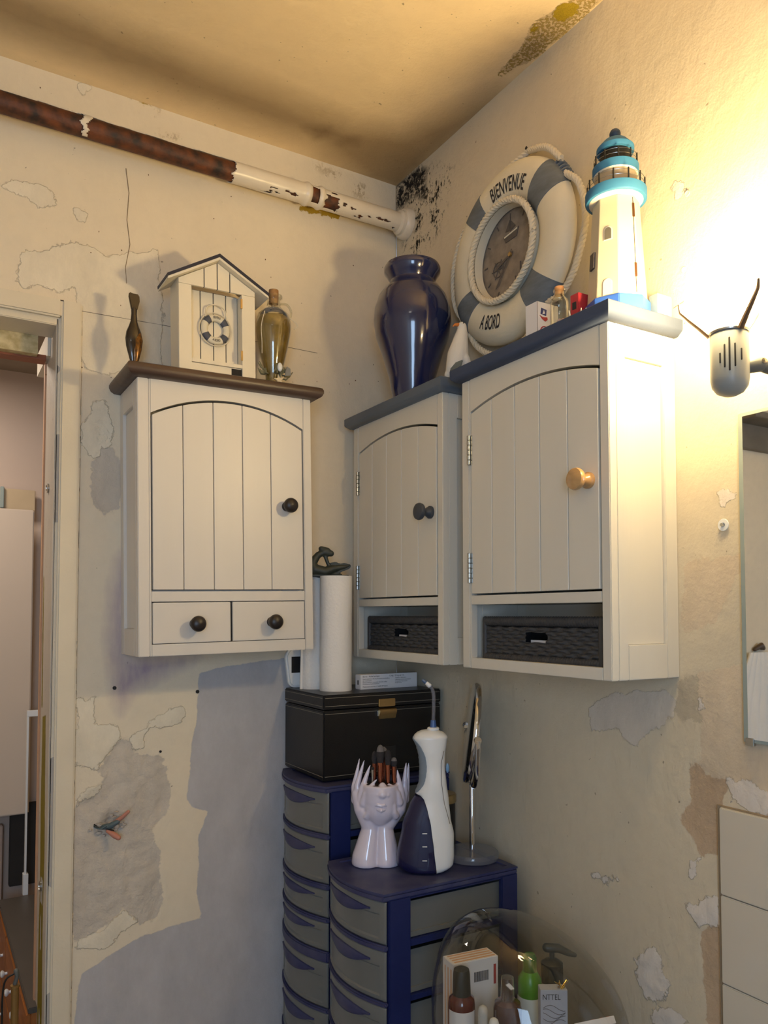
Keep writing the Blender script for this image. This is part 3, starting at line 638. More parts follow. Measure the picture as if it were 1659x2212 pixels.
# wall mirror
mr = thing('wall_mirror', 'frameless glass mirror on the right wall below the lamp', 'mirror', (-.006, -1.1300, 1.1365))
MB().box(-.0035, .006, -.50, 0, 0, .557).build('glass_plate', M['glassedge'], mr, bevel=.001)
MB().prism([(-.494, .006), (-.494, .551), (-.009, .551), (-.009, .006)], -.0042, -.0036, 'x').build('silvering', M['mirror'], mr, smooth=False)
for y in (-.012, -.49): MB().box(-.006, .002, y-.008, y+.008, -.005, .008).build('clip', M['steel'], mr, bevel=.001)

# ------------------------------------------------------------------ life-ring clock on the right wall
buoy = thing('lifebuoy_clock', 'large cream lifebuoy clock lettered BIENVENUE A BORD, roped to the right wall', 'clock', (-.002, -.563, 2.197), -PI/2)
Rm, ru, rv = .1600, .0500, .0285                          # ring radius, tube half width, half depth
YC = -.030
def surf(r, a, lift=0.):
    q = max(-1, min(1, (r-Rm)/ru)); return (r*math.cos(a), YC-rv*math.sqrt(max(0, 1-q*q))-lift, r*math.sin(a))
rg = []
for i in range(96):
    a = 2*PI*i/96
    rg.append([((Rm+ru*math.cos(p))*math.cos(a), YC+rv*math.sin(p), (Rm+ru*math.cos(p))*math.sin(a)) for p in [2*PI*j/24 for j in range(24)]])
MB().rings(rg, closed=True).build('ring', M['buoy'], buoy)
bands = ((35, 12), (127, 10), (-147, 11), (-50, 12))
for c_, hw in bands:
    rr = []
    for i in range(13):
        a = math.radians(c_-hw+2*hw*i/12)
        rr.append([((Rm+(ru+.0012)*math.cos(p))*math.cos(a), YC+(rv+.0012)*math.sin(p), (Rm+(ru+.0012)*math.cos(p))*math.sin(a)) for p in [2*PI*j/24 for j in range(24)]])
    MB().rings(rr).build('blue_band', M['buoyblue'], buoy)
def arc_text(body, size, sx, ac, rbase, up=True, wdt=None, nm='lettering', sf=None):
    sf = sf or surf
    vs, fs = text_verts(body, size, sx, 4, 4, size*.012); xs = [v[0] for v in vs]; mid = (min(xs)+max(xs))/2; w_ = max(xs)-min(xs)
    k = (wdt/w_) if wdt else 1
    out = []
    for x, y in vs:
        u = (x-mid)*k
        if up: out.append(sf(rbase+y, math.radians(ac)-u/(rbase+.02), .0009))
        else: out.append(sf(rbase-y, math.radians(ac)+u/rbase, .0009))
    me = bpy.data.meshes.new(nm); me.from_pydata(out, [], fs); me.materials.append(M['ink'])
    o = bpy.data.objects.new(nm, me); C.objects.link(o); return o
o = arc_text('BIENVENUE', .047, .62, 80, .1345, True, .128); o.parent = buoy
o = arc_text('A BORD', .047, .62, -105, .1760, False, .082); o.parent = buoy
ROPE_AX = Vector((0, 1, 0))
ring_path = [(.1130*math.cos(2*PI*i/90), YC-.030, .1130*math.sin(2*PI*i/90)) for i in range(90)]
ROPE_AX = Vector((0, 1, 0))
MB().rope(ring_path, .0082, .030, closed=True, seg=6).build('inner_rope', M['rope'], buoy)
MB().lathe([(.108, 0), (.108, .004), (0, .004)], (0, YC+.006, 0), (0, -1, 0), 48).build('clock_face', mat('taupe_mottled_clock_face', col(150, 138, 124), .6, vary=.35, vscale=45, c2=col(118, 108, 98), wear=.5), buoy)
MB().lathe([(.108, .0), (.112, .006), (.110, .024), (.106, .026), (.104, .004)], (0, YC+.002, 0), (0, -1, 0), 48, cap=False).build('bezel', M['buoy'], buoy)
fy = YC+.0012
def flat(name, poly, m, dy=0., th=.0008): return MB().prism(poly, fy-dy, fy-dy-th).build(name, m, buoy, smooth=False)
def rotp(pts, a, cx=0, cz=0): return [(cx+x*math.cos(a)-z*math.sin(a), cz+x*math.sin(a)+z*math.cos(a)) for x, z in pts]
dk = mat('faded_print', col(96, 88, 82), .7)
# faded dial picture: a small ship above, anchor, wheel, hands and hour marks
flat('ship_hull', [(-.026, .050), (.030, .056), (.022, .036), (-.018, .034)], dk); flat('ship_stripe', [(-.022, .049), (.026, .0545), (.025, .051), (-.021, .0455)], M['buoy'], .001)
flat('sail', [(-.002, .058), (-.002, .084), (-.018, .060)], dk); flat('sail', [(.002, .058), (.002, .080), (.018, .062)], dk)
flat('mast', [(-.001, .055), (.001, .055), (.001, .088), (-.001, .088)], dk)
for k in range(12):
    a = math.radians(30*k); flat('hour_mark', rotp([(.086, -.0015), (.098, -.0015), (.098, .0015), (.086, .0015)], a), dk)
flat('hour_hand', rotp([(-.010, -.002), (.050, -.004), (.058, 0), (.050, .004), (-.010, .002)], math.radians(198)), dk, .002)
flat('minute_hand', rotp([(-.012, -.0015), (.078, -.0022), (.084, 0), (.078, .0022), (-.012, .0015)], math.radians(232)), dk, .003)
MB().lathe([(.006, 0), (.005, .005), (0, .006)], (0, fy, 0), (0, -1, 0), 14).build('hub', M['brass'], buoy)
wh = MB().tube([(-.045+.018*math.cos(2*PI*i/20), fy-.001, -.02+.018*math.sin(2*PI*i/20)) for i in range(20)], .0012, 6, closed=True)
for k in range(6): wh.tube([(-.045, fy-.001, -.02), (-.045+.024*math.cos(PI*k/3), fy-.001, -.02+.024*math.sin(PI*k/3))], .001, 5)
wh.build('wheel_picture', dk, buoy)
an = MB().tube([(.035, fy-.001, -.03), (.035, fy-.001, -.075)], .0014, 6).tube([(.035-.018*math.cos(PI*i/10), fy-.001, -.058-.018*math.sin(PI*i/10)) for i in range(11)], .0014, 6)
an.build('anchor_picture', dk, buoy)
# outer rope: from nail to band, then slack loops between bands
def polar(r, a, y=-.034):
    y = -.034
    return (r*math.cos(math.radians(a)), y, r*math.sin(math.radians(a)))
nail = (.050, -.014, .228)
segs = [[nail, polar(.229, 55, -.016), polar(.224, 38, -.020)], [nail, polar(.205, 105, -.014), polar(.200, 124, -.02)],
        [polar(.214, 28, -.02), polar(.236, 14, -.012), polar(.246, -6, -.010), polar(.243, -28, -.010), polar(.232, -42, -.012), polar(.205, -52, -.02)],
        [polar(.205, 134, -.02), polar(.220, 150, -.012), polar(.224, 170, -.010), polar(.220, -168, -.010), polar(.205, -148, -.02)],
        [polar(.205, -142, -.02), polar(.222, -122, -.012), polar(.232, -100, -.010), polar(.226, -76, -.012), polar(.206, -56, -.02)]]
def smooth_path(P, k=8):
    P = [Vector(p) for p in P]; P = [P[0]*2-P[1]]+P+[P[-1]*2-P[-2]]; out = []
    for i in range(1, len(P)-2):
        for j in range(k):
            t = j/k; a, b, c_, d = P[i-1:i+3]
            out.append(.5*((2*b)+(-a+c_)*t+(2*a-5*b+4*c_-d)*t*t+(-a+3*b-3*c_+d)*t**3))
    out.append(P[-2]); return out
for s_ in segs: MB().rope(smooth_path(s_), .0078, .030, seg=6).build('outer_rope', M['rope'], buoy)
for c_, hw in bands:
    wr_ = MB()
    for i in range(5):
        a = math.radians(c_-6+3*i); rr = .2065
        wr_.tube([(rr*math.cos(a)+.0125*math.cos(q)*math.cos(a), -.022+.0125*math.sin(q), rr*math.sin(a)+.0125*math.cos(q)*math.sin(a)) for q in [2*PI*k/14 for k in range(14)]], .0036, 6, closed=True)
    wr_.build('cord_binding', M['buoyblue'], buoy)
MB().lathe([(.0022, 0), (.0022, .022), (.004, .023), (0, .024)], (nail[0], 0, nail[2]+.004), (0, -1, 0), 10).build('nail', M['black'], buoy)

# ------------------------------------------------------------------ things on the cabinet tops
TOP = 1.235+H+.0305+.0002
def top1(x): return 1.2555+(H+.030)*math.cos(TILT)+(x+.785)*math.tan(-TILT)+.0006
# vase
vs_ = thing('ceramic_vase', 'large glossy navy blue ceramic vase with a cork lid, on the corner cabinet', 'vase', (-.130, -.290, TOP))
MB().lathe([(.048, 0), (.050, .004), (.060, .06), (.078, .120), (.094, .165), (.1005, .205), (.098, .238), (.088, .270), (.072, .293), (.0605, .303), (.0585, .310), (.064, .322), (.0725, .334), (.0735, .344), (.070, .352), (.064, .354), (.060, .350), (.060, .330), (0, .325)], seg=56).build('vase_body', M['navy'], vs_)
MB().lathe([(.0585, .332), (.0595, .350), (.050, .359), (.0, .360)], seg=32).build('cork_lid', M['cork'], vs_)
# seagull
gl = thing('seagull_figurine', 'white carved seagull figurine with orange beak, between the vase and the lifebuoy', 'figurine', (-.128, -.478, TOP), math.radians(-30.69))
gl.scale = (1.1, 1.1, 1.12)
def gp(px, py, dy=0.): return ((px-988)/905, dy, (815-py)/905)
g = MB().capsule([gp(986, 790), gp(992, 760, .004), gp(998, 725, .002), gp(1001, 708)], [.021, .0235, .0150, .0095], 16)
g.capsule([gp(973, 800, .0), gp(990, 780, .01)], [.010, .016], 12).ball(gp(999, 706), .0105, .0100, .0100)
g.capsule([gp(1004, 770, -.004), gp(1012, 790, .0), gp(1014, 806, .0)], [.012, .010, .005], 12)
g.build('bird_body', mat('matt_white_wood', col(218, 216, 210), .6, vary=.05), gl, remesh=.0022, sm=6)
MB().capsule([gp(992, 704, -.004), gp(985, 705, -.007), gp(981, 708, -.008)], [.0042, .0030, .0008], 8).build('beak', mat('orange_beak', col(206, 120, 50), .5), gl)
MB().ball(gp(1002, 702, -.0095), .0014).build('eye', M['black'], gl)
MB().prism([gp(974, 795)[::2], gp(985, 782)[::2], gp(1000, 776)[::2], gp(996, 790)[::2], gp(975, 803)[::2]], -.024, -.016).build('wing', mat('grey_green_wing', col(98, 104, 98), .6), gl, bevel=.002)
MB().lathe([(.018, 0), (.019, .004), (.012, .007), (.006, .012), (0, .012)], gp(975, 815)).build('stand', mat('bleached_stand', col(196, 186, 160), .8, bump=.001), gl)
# carton, little bottle, red box, corals
cb = thing('toothpaste_carton', 'small white carton with blue and red print, before the lifebuoy', 'box', (-.130, -.763, TOP))
MB().box(0, .058, 0, .036, 0, .0965).build('carton', M['card'], cb, bevel=.0008)
MB().box(-.0004, .0004, -.0004, .0, 0, .0965).build('edge_fold', dk, cb)
def cf(x0, x1, z0, z1, m, nm): MB().box(x0, x1, -.0006, 0, z0, z1).build(nm, m, cb, smooth=False)
inkb = mat('blue_print', col(40, 56, 120), .5); inkr = mat('red_print', col(178, 48, 58), .5)
MB().prism(rotp([(-.008, -.006), (.007, -.006), (.007, .007), (-.008, .007)], -.12, .0175, .076), -.0006, 0).build('blue_panel', inkb, cb)
MB().prism([(.0135, .071), (.0175, .081), (.021, .0735)], -.0009, 0).build('white_figure', M['card'], cb)
MB().prism([(.006, .068), (.013, .061), (.022, .057), (.028, .062), (.027, .067), (.018, .0655), (.012, .066)], -.0006, 0).build('red_swoosh', inkr, cb)
MB().tube([(.020+.012*math.cos(a), -.0003, .034+.012*math.sin(a)) for a in [math.radians(60+10*i) for i in range(17)]], .0012, 5).build('red_ring', inkr, cb)
bt = thing('corked_bottle', 'tiny clear glass bottle with cork, standing before the white carton and red box', 'bottle', (-.138, -.836, TOP))
MB().lathe([(.0, .0), (.0165, .0), (.0180, .003), (.0180, .062), (.0165, .070), (.0100, .077), (.0095, .086), (.0120, .087), (.0120, .090), (.009, .091)], seg=32, cap=False).build('bottle_glass', M['glass'], bt)
MB().lathe([(.0088, .080), (.0092, .096), (0, .097)], seg=20).build('cork', mat('light_cork', col(206, 150, 100), .8, vary=.2, vscale=120), bt)
sh = MB()
for k in range(7): sh.ball((random.uniform(-.009, .009), random.uniform(-.009, .009), .006+random.uniform(0, .022)), .006, .005, .005, 8, 6)
sh.build('pink_shells', mat('pink_shells', col(222, 186, 178), .6), bt)
rb = thing('red_box', 'small red box behind the tiny corked bottle', 'box', (-.140, -.892, TOP))
MB().box(-.012, .030, -.010, .012, 0, .060).build('carton', inkr, rb, bevel=.0008)
MB().box(-.0126, -.012, -.004, .006, .030, .044).build('dark_print', M['ink'], rb)
co = MB()
for k in range(16):
    a = random.uniform(0, 2*PI); b = Vector((.012*math.cos(a), .022*math.sin(a), 0)); co.tube([b, b*1.2+Vector((0, 0, random.uniform(.008, .022)))], [.0028, .0008], 6)
co.ball((0, 0, .003), .012, .020, .004, 10, 6)
tag(co.build('coral_piece', mat('white_coral', col(224, 214, 196), .8), loc=(-.165, -.920, TOP)), 'tiny bristly white coral piece between red box and lighthouse', 'coral')
gb = thing('grey_card_box', 'small grey-blue card box by the wall right of the lighthouse', 'box', (-.040, -.988, TOP))
MB().box(-.008, .028, -.010, .010, 0, .046).build('carton', mat('grey_blue_card', col(120, 140, 156), .6), gb, bevel=.0008)
MB().box(.020, .029, -.0108, -.0100, .004, .044).build('cream_strip', M['buoy'], gb)

# lighthouse
lh = thing('lighthouse_box', 'cream wooden lighthouse with blue galleries and hinged door, on the larger cabinet', 'lighthouse', (-.096, -.945, TOP), math.radians(-30.69+9))
def octo(r, z, ph=22.5): return [(r*math.cos(math.radians(ph+45*i)), r*math.sin(math.radians(ph+45*i)), z) for i in range(8)]
MB().rings([octo(.060, 0), octo(.060, .030), octo(.058, .032)]).build('plinth', mat('bright_blue_paint', col(52, 96, 190), .4), lh, bevel=.001, autosmooth=25)
Z1 = .222
MB().rings([octo(.0545, .032), octo(.0425, Z1)]).build('tower', M['lhcream'], lh, bevel=.0008, autosmooth=20)
def slit(ang, z0, z1, wd, dz=.0006):
    def fr(z): return (.0545+(.0425-.0545)*(z-.032)/(Z1-.032))*math.cos(PI/8)
    a = math.radians(ang); n_ = Vector((math.cos(a), math.sin(a), 0)); tt = Vector((-math.sin(a), math.cos(a), 0))
    return n_, tt, fr
def facet_patch(name, ang, poly, m, th=.0012, off=.0):
    n_, tt, fr = slit(ang, 0, 0, 0); b = MB()
    A = [n_*(fr(z)+off)+tt*u+Vector((0, 0, z)) for u, z in poly]; B_ = [p+n_*th for p in A]; k = len(poly)
    b.add([tuple(p) for p in A+B_], [tuple(range(k)), tuple(range(2*k-1, k-1, -1))]+[(i, i+k, (i+1) % k+k, (i+1) % k) for i in range(k)])
    return b.build(name, m, lh, smooth=False)
def arch_poly(u, z, w_, h_): return [(u-w_, z), (u+w_, z), (u+w_, z+h_)]+[(u+w_*math.cos(a), z+h_+w_*math.sin(a)) for a in [PI*i/8 for i in range(1, 8)]]+[(u-w_, z+h_)]
facet_patch('arched_window', -135, arch_poly(.0, .138, .0080, .018), M['lhwhite'], .0010, .0002)
facet_patch('window_pane', -135, arch_poly(.0, .1395, .0062, .016), mat('grey_window_opening', col(96, 92, 84), .7), .0016, .0004)
facet_patch('arched_window', -135, arch_poly(.0, .034, .0085, .022), M['lhwhite'], .0012, .0002)
for a_, z in ((-180, .095),): facet_patch('dark_shutter', a_, [(-.008, z), (.008, z), (.008, z+.03), (-.008, z+.03)], dk, .004)
facet_patch('door_seam', -67.5-22.5, [(.0130, .036), (.0142, .036), (.0142, .218), (.0130, .218)], M['gap'], .0003, .0001)
for z in (.180, .066): facet_patch('hinge', -90, [(.0118, z), (.0158, z), (.0158, z+.026), (.0118, z+.026)], mat('tarnished_hinge', col(120, 84, 58), .4, .8), .0016)
MB().lathe([(.044, Z1), (.052, Z1+.006), (.0535, Z1+.007)], seg=48).build('gallery_soffit', M['lhwhite'], lh)
MB().lathe([(.0545, Z1+.004), (.0560, Z1+.006), (.0560, Z1+.022), (.0545, Z1+.023), (0, Z1+.023)], seg=48).build('lower_gallery', M['sky'], lh)
MB().lathe([(.040, Z1+.023), (.038, Z1+.056)], seg=40).build('drum', mat('beige_drum', col(176, 160, 134), .6), lh)
MB().lathe([(.0385, Z1+.053), (.042, Z1+.056)], seg=48).build('gallery_soffit', M['lhwhite'], lh)
MB().lathe([(.0415, Z1+.055), (.0425, Z1+.057), (.0425, Z1+.070), (.0410, Z1+.071), (0, Z1+.071)], seg=48).build('upper_gallery', M['sky'], lh)
MB().lathe([(.029, Z1+.071), (.028, Z1+.101)], seg=32).build('lantern_room', M['black'], lh)
MB().lathe([(.0335, Z1+.099), (.0345, Z1+.101), (.0345, Z1+.108), (.031, Z1+.112), (.022, Z1+.122), (.010, Z1+.127), (0, Z1+.128)], seg=40).build('roof', M['sky'], lh)
MB().ball((0, 0, Z1+.137), .0105, seg=16).build('finial', mat('dark_blue_ball', col(38, 62, 88), .5), lh)
for R_, zb_, hh, n_ in ((.0520, Z1+.023, .020, 12), (.0390, Z1+.071, .019, 10)):
    for k in range(n_):
        a = 2*PI*k/n_; MB().capsule([(R_*math.cos(a), R_*math.sin(a), zb_), (R_*math.cos(a), R_*math.sin(a), zb_+hh)], [.0016, .0016], 8).build('rail_post', M['black'], lh)
    for q in (.45, .9): MB().tube([(R_*math.cos(2*PI*i/40), R_*math.sin(2*PI*i/40), zb_+hh*q) for i in range(40)], .0005, 5, closed=True).build('rail_wire', M['steel'], lh)

# ------------------------------------------------------------------ on the left cabinet
hx = -.6895; hz = top1(-.64)
hut = thing('beach_hut_frame', 'cream wooden beach-hut box with striped planks and a tiny lifebuoy, on the left cabinet', 'ornament', (hx, -.130, hz), rot=(0, TILT, 0))
HW, HE, HA, HD = .1925, .2375, .2925, .066            # width, eaves, apex, depth
nv = mat('navy_edge_paint', col(32, 36, 58), .5)
MB().box(0, .006, 0, HD, 0, HE).box(HW-.006, HW, 0, HD, 0, HE).box(.006, HW-.006, HD-.006, HD, 0, HE).box(.006, HW-.006, .004, HD-.006, 0, .006).build('case', M['lhwhite'], hut, bevel=.0006)
ox0, ox1, oz0, oz1 = .031, .158, .045, .222
fr = MB().box(0, ox0, -.006, 0, 0, oz1-.0005).box(ox1, HW, -.006, 0, 0, oz1-.0005).box(ox0, ox1, -.006, 0, .036, oz0)
def roofz(x): return HE+(HA-HE)*(1-abs(x-HW/2)/(HW/2))-.004
fr.box(ox0-.005, ox0, 0, .034, oz0, oz1).box(ox1, ox1+.005, 0, .034, oz0, oz1).box(ox0, ox1, 0, .034, oz0-.006, oz0)
fr.build('front_frame', M['lhwhite'], hut, bevel=.0006)
gx = [0, .0625, .0955, .1275, HW]
for i in range(4):
    a, b = gx[i]+(.0012 if i else 0), gx[i+1]-(.0012 if i < 3 else 0)
    top = [(b, roofz(b)), (a, roofz(a))] if not (a < HW/2 < b) else [(b, roofz(b)), (HW/2, roofz(HW/2)), (a, roofz(a))]
    MB().prism([(a, oz1), (b, oz1)]+top, -.006, 0).build('plank', M['lhwhite'], hut, bevel=.0004, seg=1)
MB().prism([(.004, oz1+.001), (HW-.004, oz1+.001), (HW-.004, HE-.008), (HW/2, roofz(HW/2)-.002), (.004, HE-.008)], -.0035, .001).build('groove_board', nv, hut)
MB().box(ox0, ox1, .030, .036, oz0-.004, oz1+.004).build('groove_board', nv, hut)
for a, b in ((ox0, .0625), (.0625, .0955), (.0955, .1275), (.1275, ox1)):
    MB().box(a+.0012, b-.0012, .026, .0325, oz0-.002, oz1+.002).build('plank', M['lhwhite'], hut, bevel=.0004, seg=1)
MB().box(ox0, ox1, .0005, .004, .0, .036).box(.004, .100, -.003, .0005, .012, .034).build('lower_shelf_front', M['lhwhite'], hut)
MB().box(.132, ox1, -.0005, .0004, .006, .034).build('slot', M['gap'], hut)
for z in (.056, .186): MB().box(ox1-.0035, ox1+.001, -.008, -.005, z, z+.024).build('hinge', M['brass'], hut)
for sg in (-1, 1):
    x_e = HW/2+sg*(HW/2+.030); dz = (HA-HE)/(HW/2)
    zt = HA+.004; ze = zt-dz*(HW/2+.030)
    MB().prism([(HW/2, zt), (x_e, ze), (x_e, ze-.006), (HW/2, zt-.007)], -.024, HD).build('roof_board', M['lhwhite'], hut, bevel=.0005)
    MB().prism([(HW/2, zt+.0075), (x_e+sg*.0015, ze+.0065), (x_e+sg*.001, ze-.0005), (HW/2, zt-.0005)], -.026, HD).build('roof_covering', nv, hut)
mb = MB(); cx, cz = .0985, .132; mR, mr_ = .0285, .0088
rg = [[(cx+(mR+mr_*math.cos(p))*math.cos(a), .0, cz+(mR+mr_*math.cos(p))*math.sin(a)) if 0 else (cx+(mR+mr_*math.cos(p))*math.cos(a), .020-.006*math.sin(p), cz+(mR+mr_*math.cos(p))*math.sin(a)) for p in [2*PI*j/14 for j in range(14)]] for a in [2*PI*i/48 for i in range(48)]]
mb.rings(rg, closed=True).build('small_lifebuoy', M['buoy'], hut)
def msurf(r, a, lift=0.): return (cx+r*math.cos(a), .0132-lift, cz+r*math.sin(a))
for c_ in (38, 134, -140, -44):
    rr = [[(cx+(mR+(mr_+.0004)*math.cos(p))*math.cos(a), .020-.0064*math.sin(p), cz+(mR+(mr_+.0004)*math.cos(p))*math.sin(a)) for p in [2*PI*j/14 for j in range(14)]] for a in [math.radians(c_-15+30*i/6) for i in range(7)]]
    MB().rings(rr).build('blue_band', mat('slate_band', col(78, 82, 96), .6), hut)
for tx, ac, rb_, up_, w_ in (('BIENVENUE', 86, .0255, True, .030), ('A BORD', -90, .0318, False, .022)):
    o = arc_text(tx, .0085, .8, ac, rb_, up_, w_, sf=msurf); o.parent = hut
MB().tube(smooth_path([(cx+.041*math.cos(math.radians(a)), .020, cz+.041*math.sin(math.radians(a))) for a in range(0, 360, 24)]+[(cx+.041, .020, cz)]), .0016, 6).build('rope', M['rope'], hut)
MB().tube(smooth_path([(cx-.026, .018, cz+.028), (cx-.022, .016, cz+.052), (cx, .015, cz+.060), (cx+.022, .016, cz+.052), (cx+.028, .018, cz+.026)]), .0018, 6).build('rope', M['rope'], hut)

# fish-tail sculpture
fs_ = thing('fish_sculpture', 'slim dark polished fish sculpture balancing nose down, at the left end of the left cabinet', 'sculpture', (-.788, -.100, top1(-.788)))
f = MB().lathe([(.0, 0), (.002, .001), (.0035, .008), (.0060, .020), (.0115, .040), (.0175, .062), (.0195, .080), (.0175, .096), (.0120, .110), (.0080, .122), (.0065, .140), (.0072, .155)], (0, 0, 0), (0, 0, 1), 28, sx=1., sy=.6)
f.build('fish_body', mat('dark_polished_wood', col(40, 27, 20), .15, vary=.4, vscale=40, stretch=(1, 1, .3), coat=.7), fs_)
MB().prism([(-.0072, .150), (.0072, .150), (.0125, .172), (.0115, .186), (.0045, .190), (-.001, .187), (-.006, .190), (-.0125, .190), (-.0135, .180)], -.0035, .0035).build('tail_fin', mat('dark_fin_wood', col(34, 24, 20), .2, coat=.6), fs_, bevel=.002)
MB().lathe([(.0, .018), (.0075, .030), (.0135, .055), (.0160, .078), (.0120, .096), (.0, .104)], (.0048, -.0012, 0), (0, 0, 1), 20, sx=1., sy=.66).build('gold_inlay', mat('amber_gold_inlay', col(140, 92, 30), .25, .4, vary=.75, vscale=120, c2=col(40, 26, 12)), fs_)

# glass amphora
am = thing('glass_amphora', 'amber-filled glass amphora bottle with cork, blue cord and shells, right of the beach hut', 'bottle', (-.443, -.118, top1(-.443)))
MB().lathe([(.0, .0), (.024, .0), (.026, .004), (.0200, .014), (.0190, .030), (.0260, .055), (.0370, .105), (.0450, .150), (.0460, .172), (.0400, .193), (.0270, .205), (.0180, .214), (.0165, .232), (.0230, .238), (.0225, .243), (.0165, .245)], seg=40, cap=False).build('glass_body', M['glass'], am)
MB().lathe([(.0, .016), (.0170, .018), (.0170, .032), (.0240, .058), (.0350, .106), (.0430, .150), (.0438, .168), (.036, .186), (.0, .187)], seg=36).build('amber_filling', mat('amber_liquid', col(160, 132, 60), .2, vary=.35, vscale=30, c2=col(110, 86, 30), coat=.6), am)
MB().lathe([(.0118, .222), (.0128, .244), (.0125, .258), (0, .259)], seg=22).build('cork', M['cork'], am)
for sg in (1,):
    MB().tube(smooth_path([(sg*.019, 0, .226), (sg*.036, 0, .228), (sg*.048, 0, .214), (sg*.046, 0, .194), (sg*.038, 0, .184)]), .0032, 8).build('handle', M['glass'], am)
ROPE_AX = Vector((0, 0, 1))
bc = mat('blue_cord', col(70, 92, 124), .8)
for k, (rr, z) in enumerate(((.0225, .2045), (.0270, .1985), (.0320, .193))):
    MB().rope([(rr*math.cos(2*PI*i/30), rr*math.sin(2*PI*i/30), z) for i in range(30)], .0028, .012, closed=True, seg=5, step=.002).build('cord', bc, am)
MB().tube(smooth_path([(-.034, -.024, .190), (-.044, -.028, .150), (-.043, -.030, .110), (-.041, -.026, .080)]), .0010, 6).build('pale_string', M['rope'], am)
MB().tube(smooth_path([(.030, -.02, .190), (.052, -.022, .176), (.058, -.020, .168), (.050, -.018, .160)]), .0012, 6).build('pale_string', M['rope'], am)
for k in range(26):
    a = random.uniform(-2.9, -.25); R_ = .032+random.uniform(0, .010); b = Vector((R_*math.cos(a), R_*math.sin(a)*.7, .036+random.uniform(-.008, .016)))
    MB().tube([b*.7+Vector((0, 0, .011)), b, b*1.12+Vector((random.uniform(-.006, .006), 0, random.uniform(0, .01)))], [.0022, .0026, .0010], 6).build('dried_sprig', mat('grey_green_sprig', col(128, 124, 96), .8) if k == 0 else bpy.data.materials['grey_green_sprig'], am)
MB().ball((.004, -.034, .050), .0070, .0050, .0115, 16, 10).build('white_shell', M['plwhite'], am)
st = []
for i in range(10):
    a = math.radians(90+36*i+12); r = .0155 if i % 2 == 0 else .0055; st.append((r*math.cos(a), r*math.sin(a)))
MB().prism([(x+.002, z+.017) for x, z in st], -.036, -.031).build('starfish', mat('cream_starfish', col(220, 204, 172), .8), am, bevel=.001)
MB().prism([(.018, .030), (.036, .034), (.034, .052), (.024, .056)], -.032, -.029).build('grey_shell', mat('grey_shell', col(130, 132, 132), .5), am, bevel=.001)

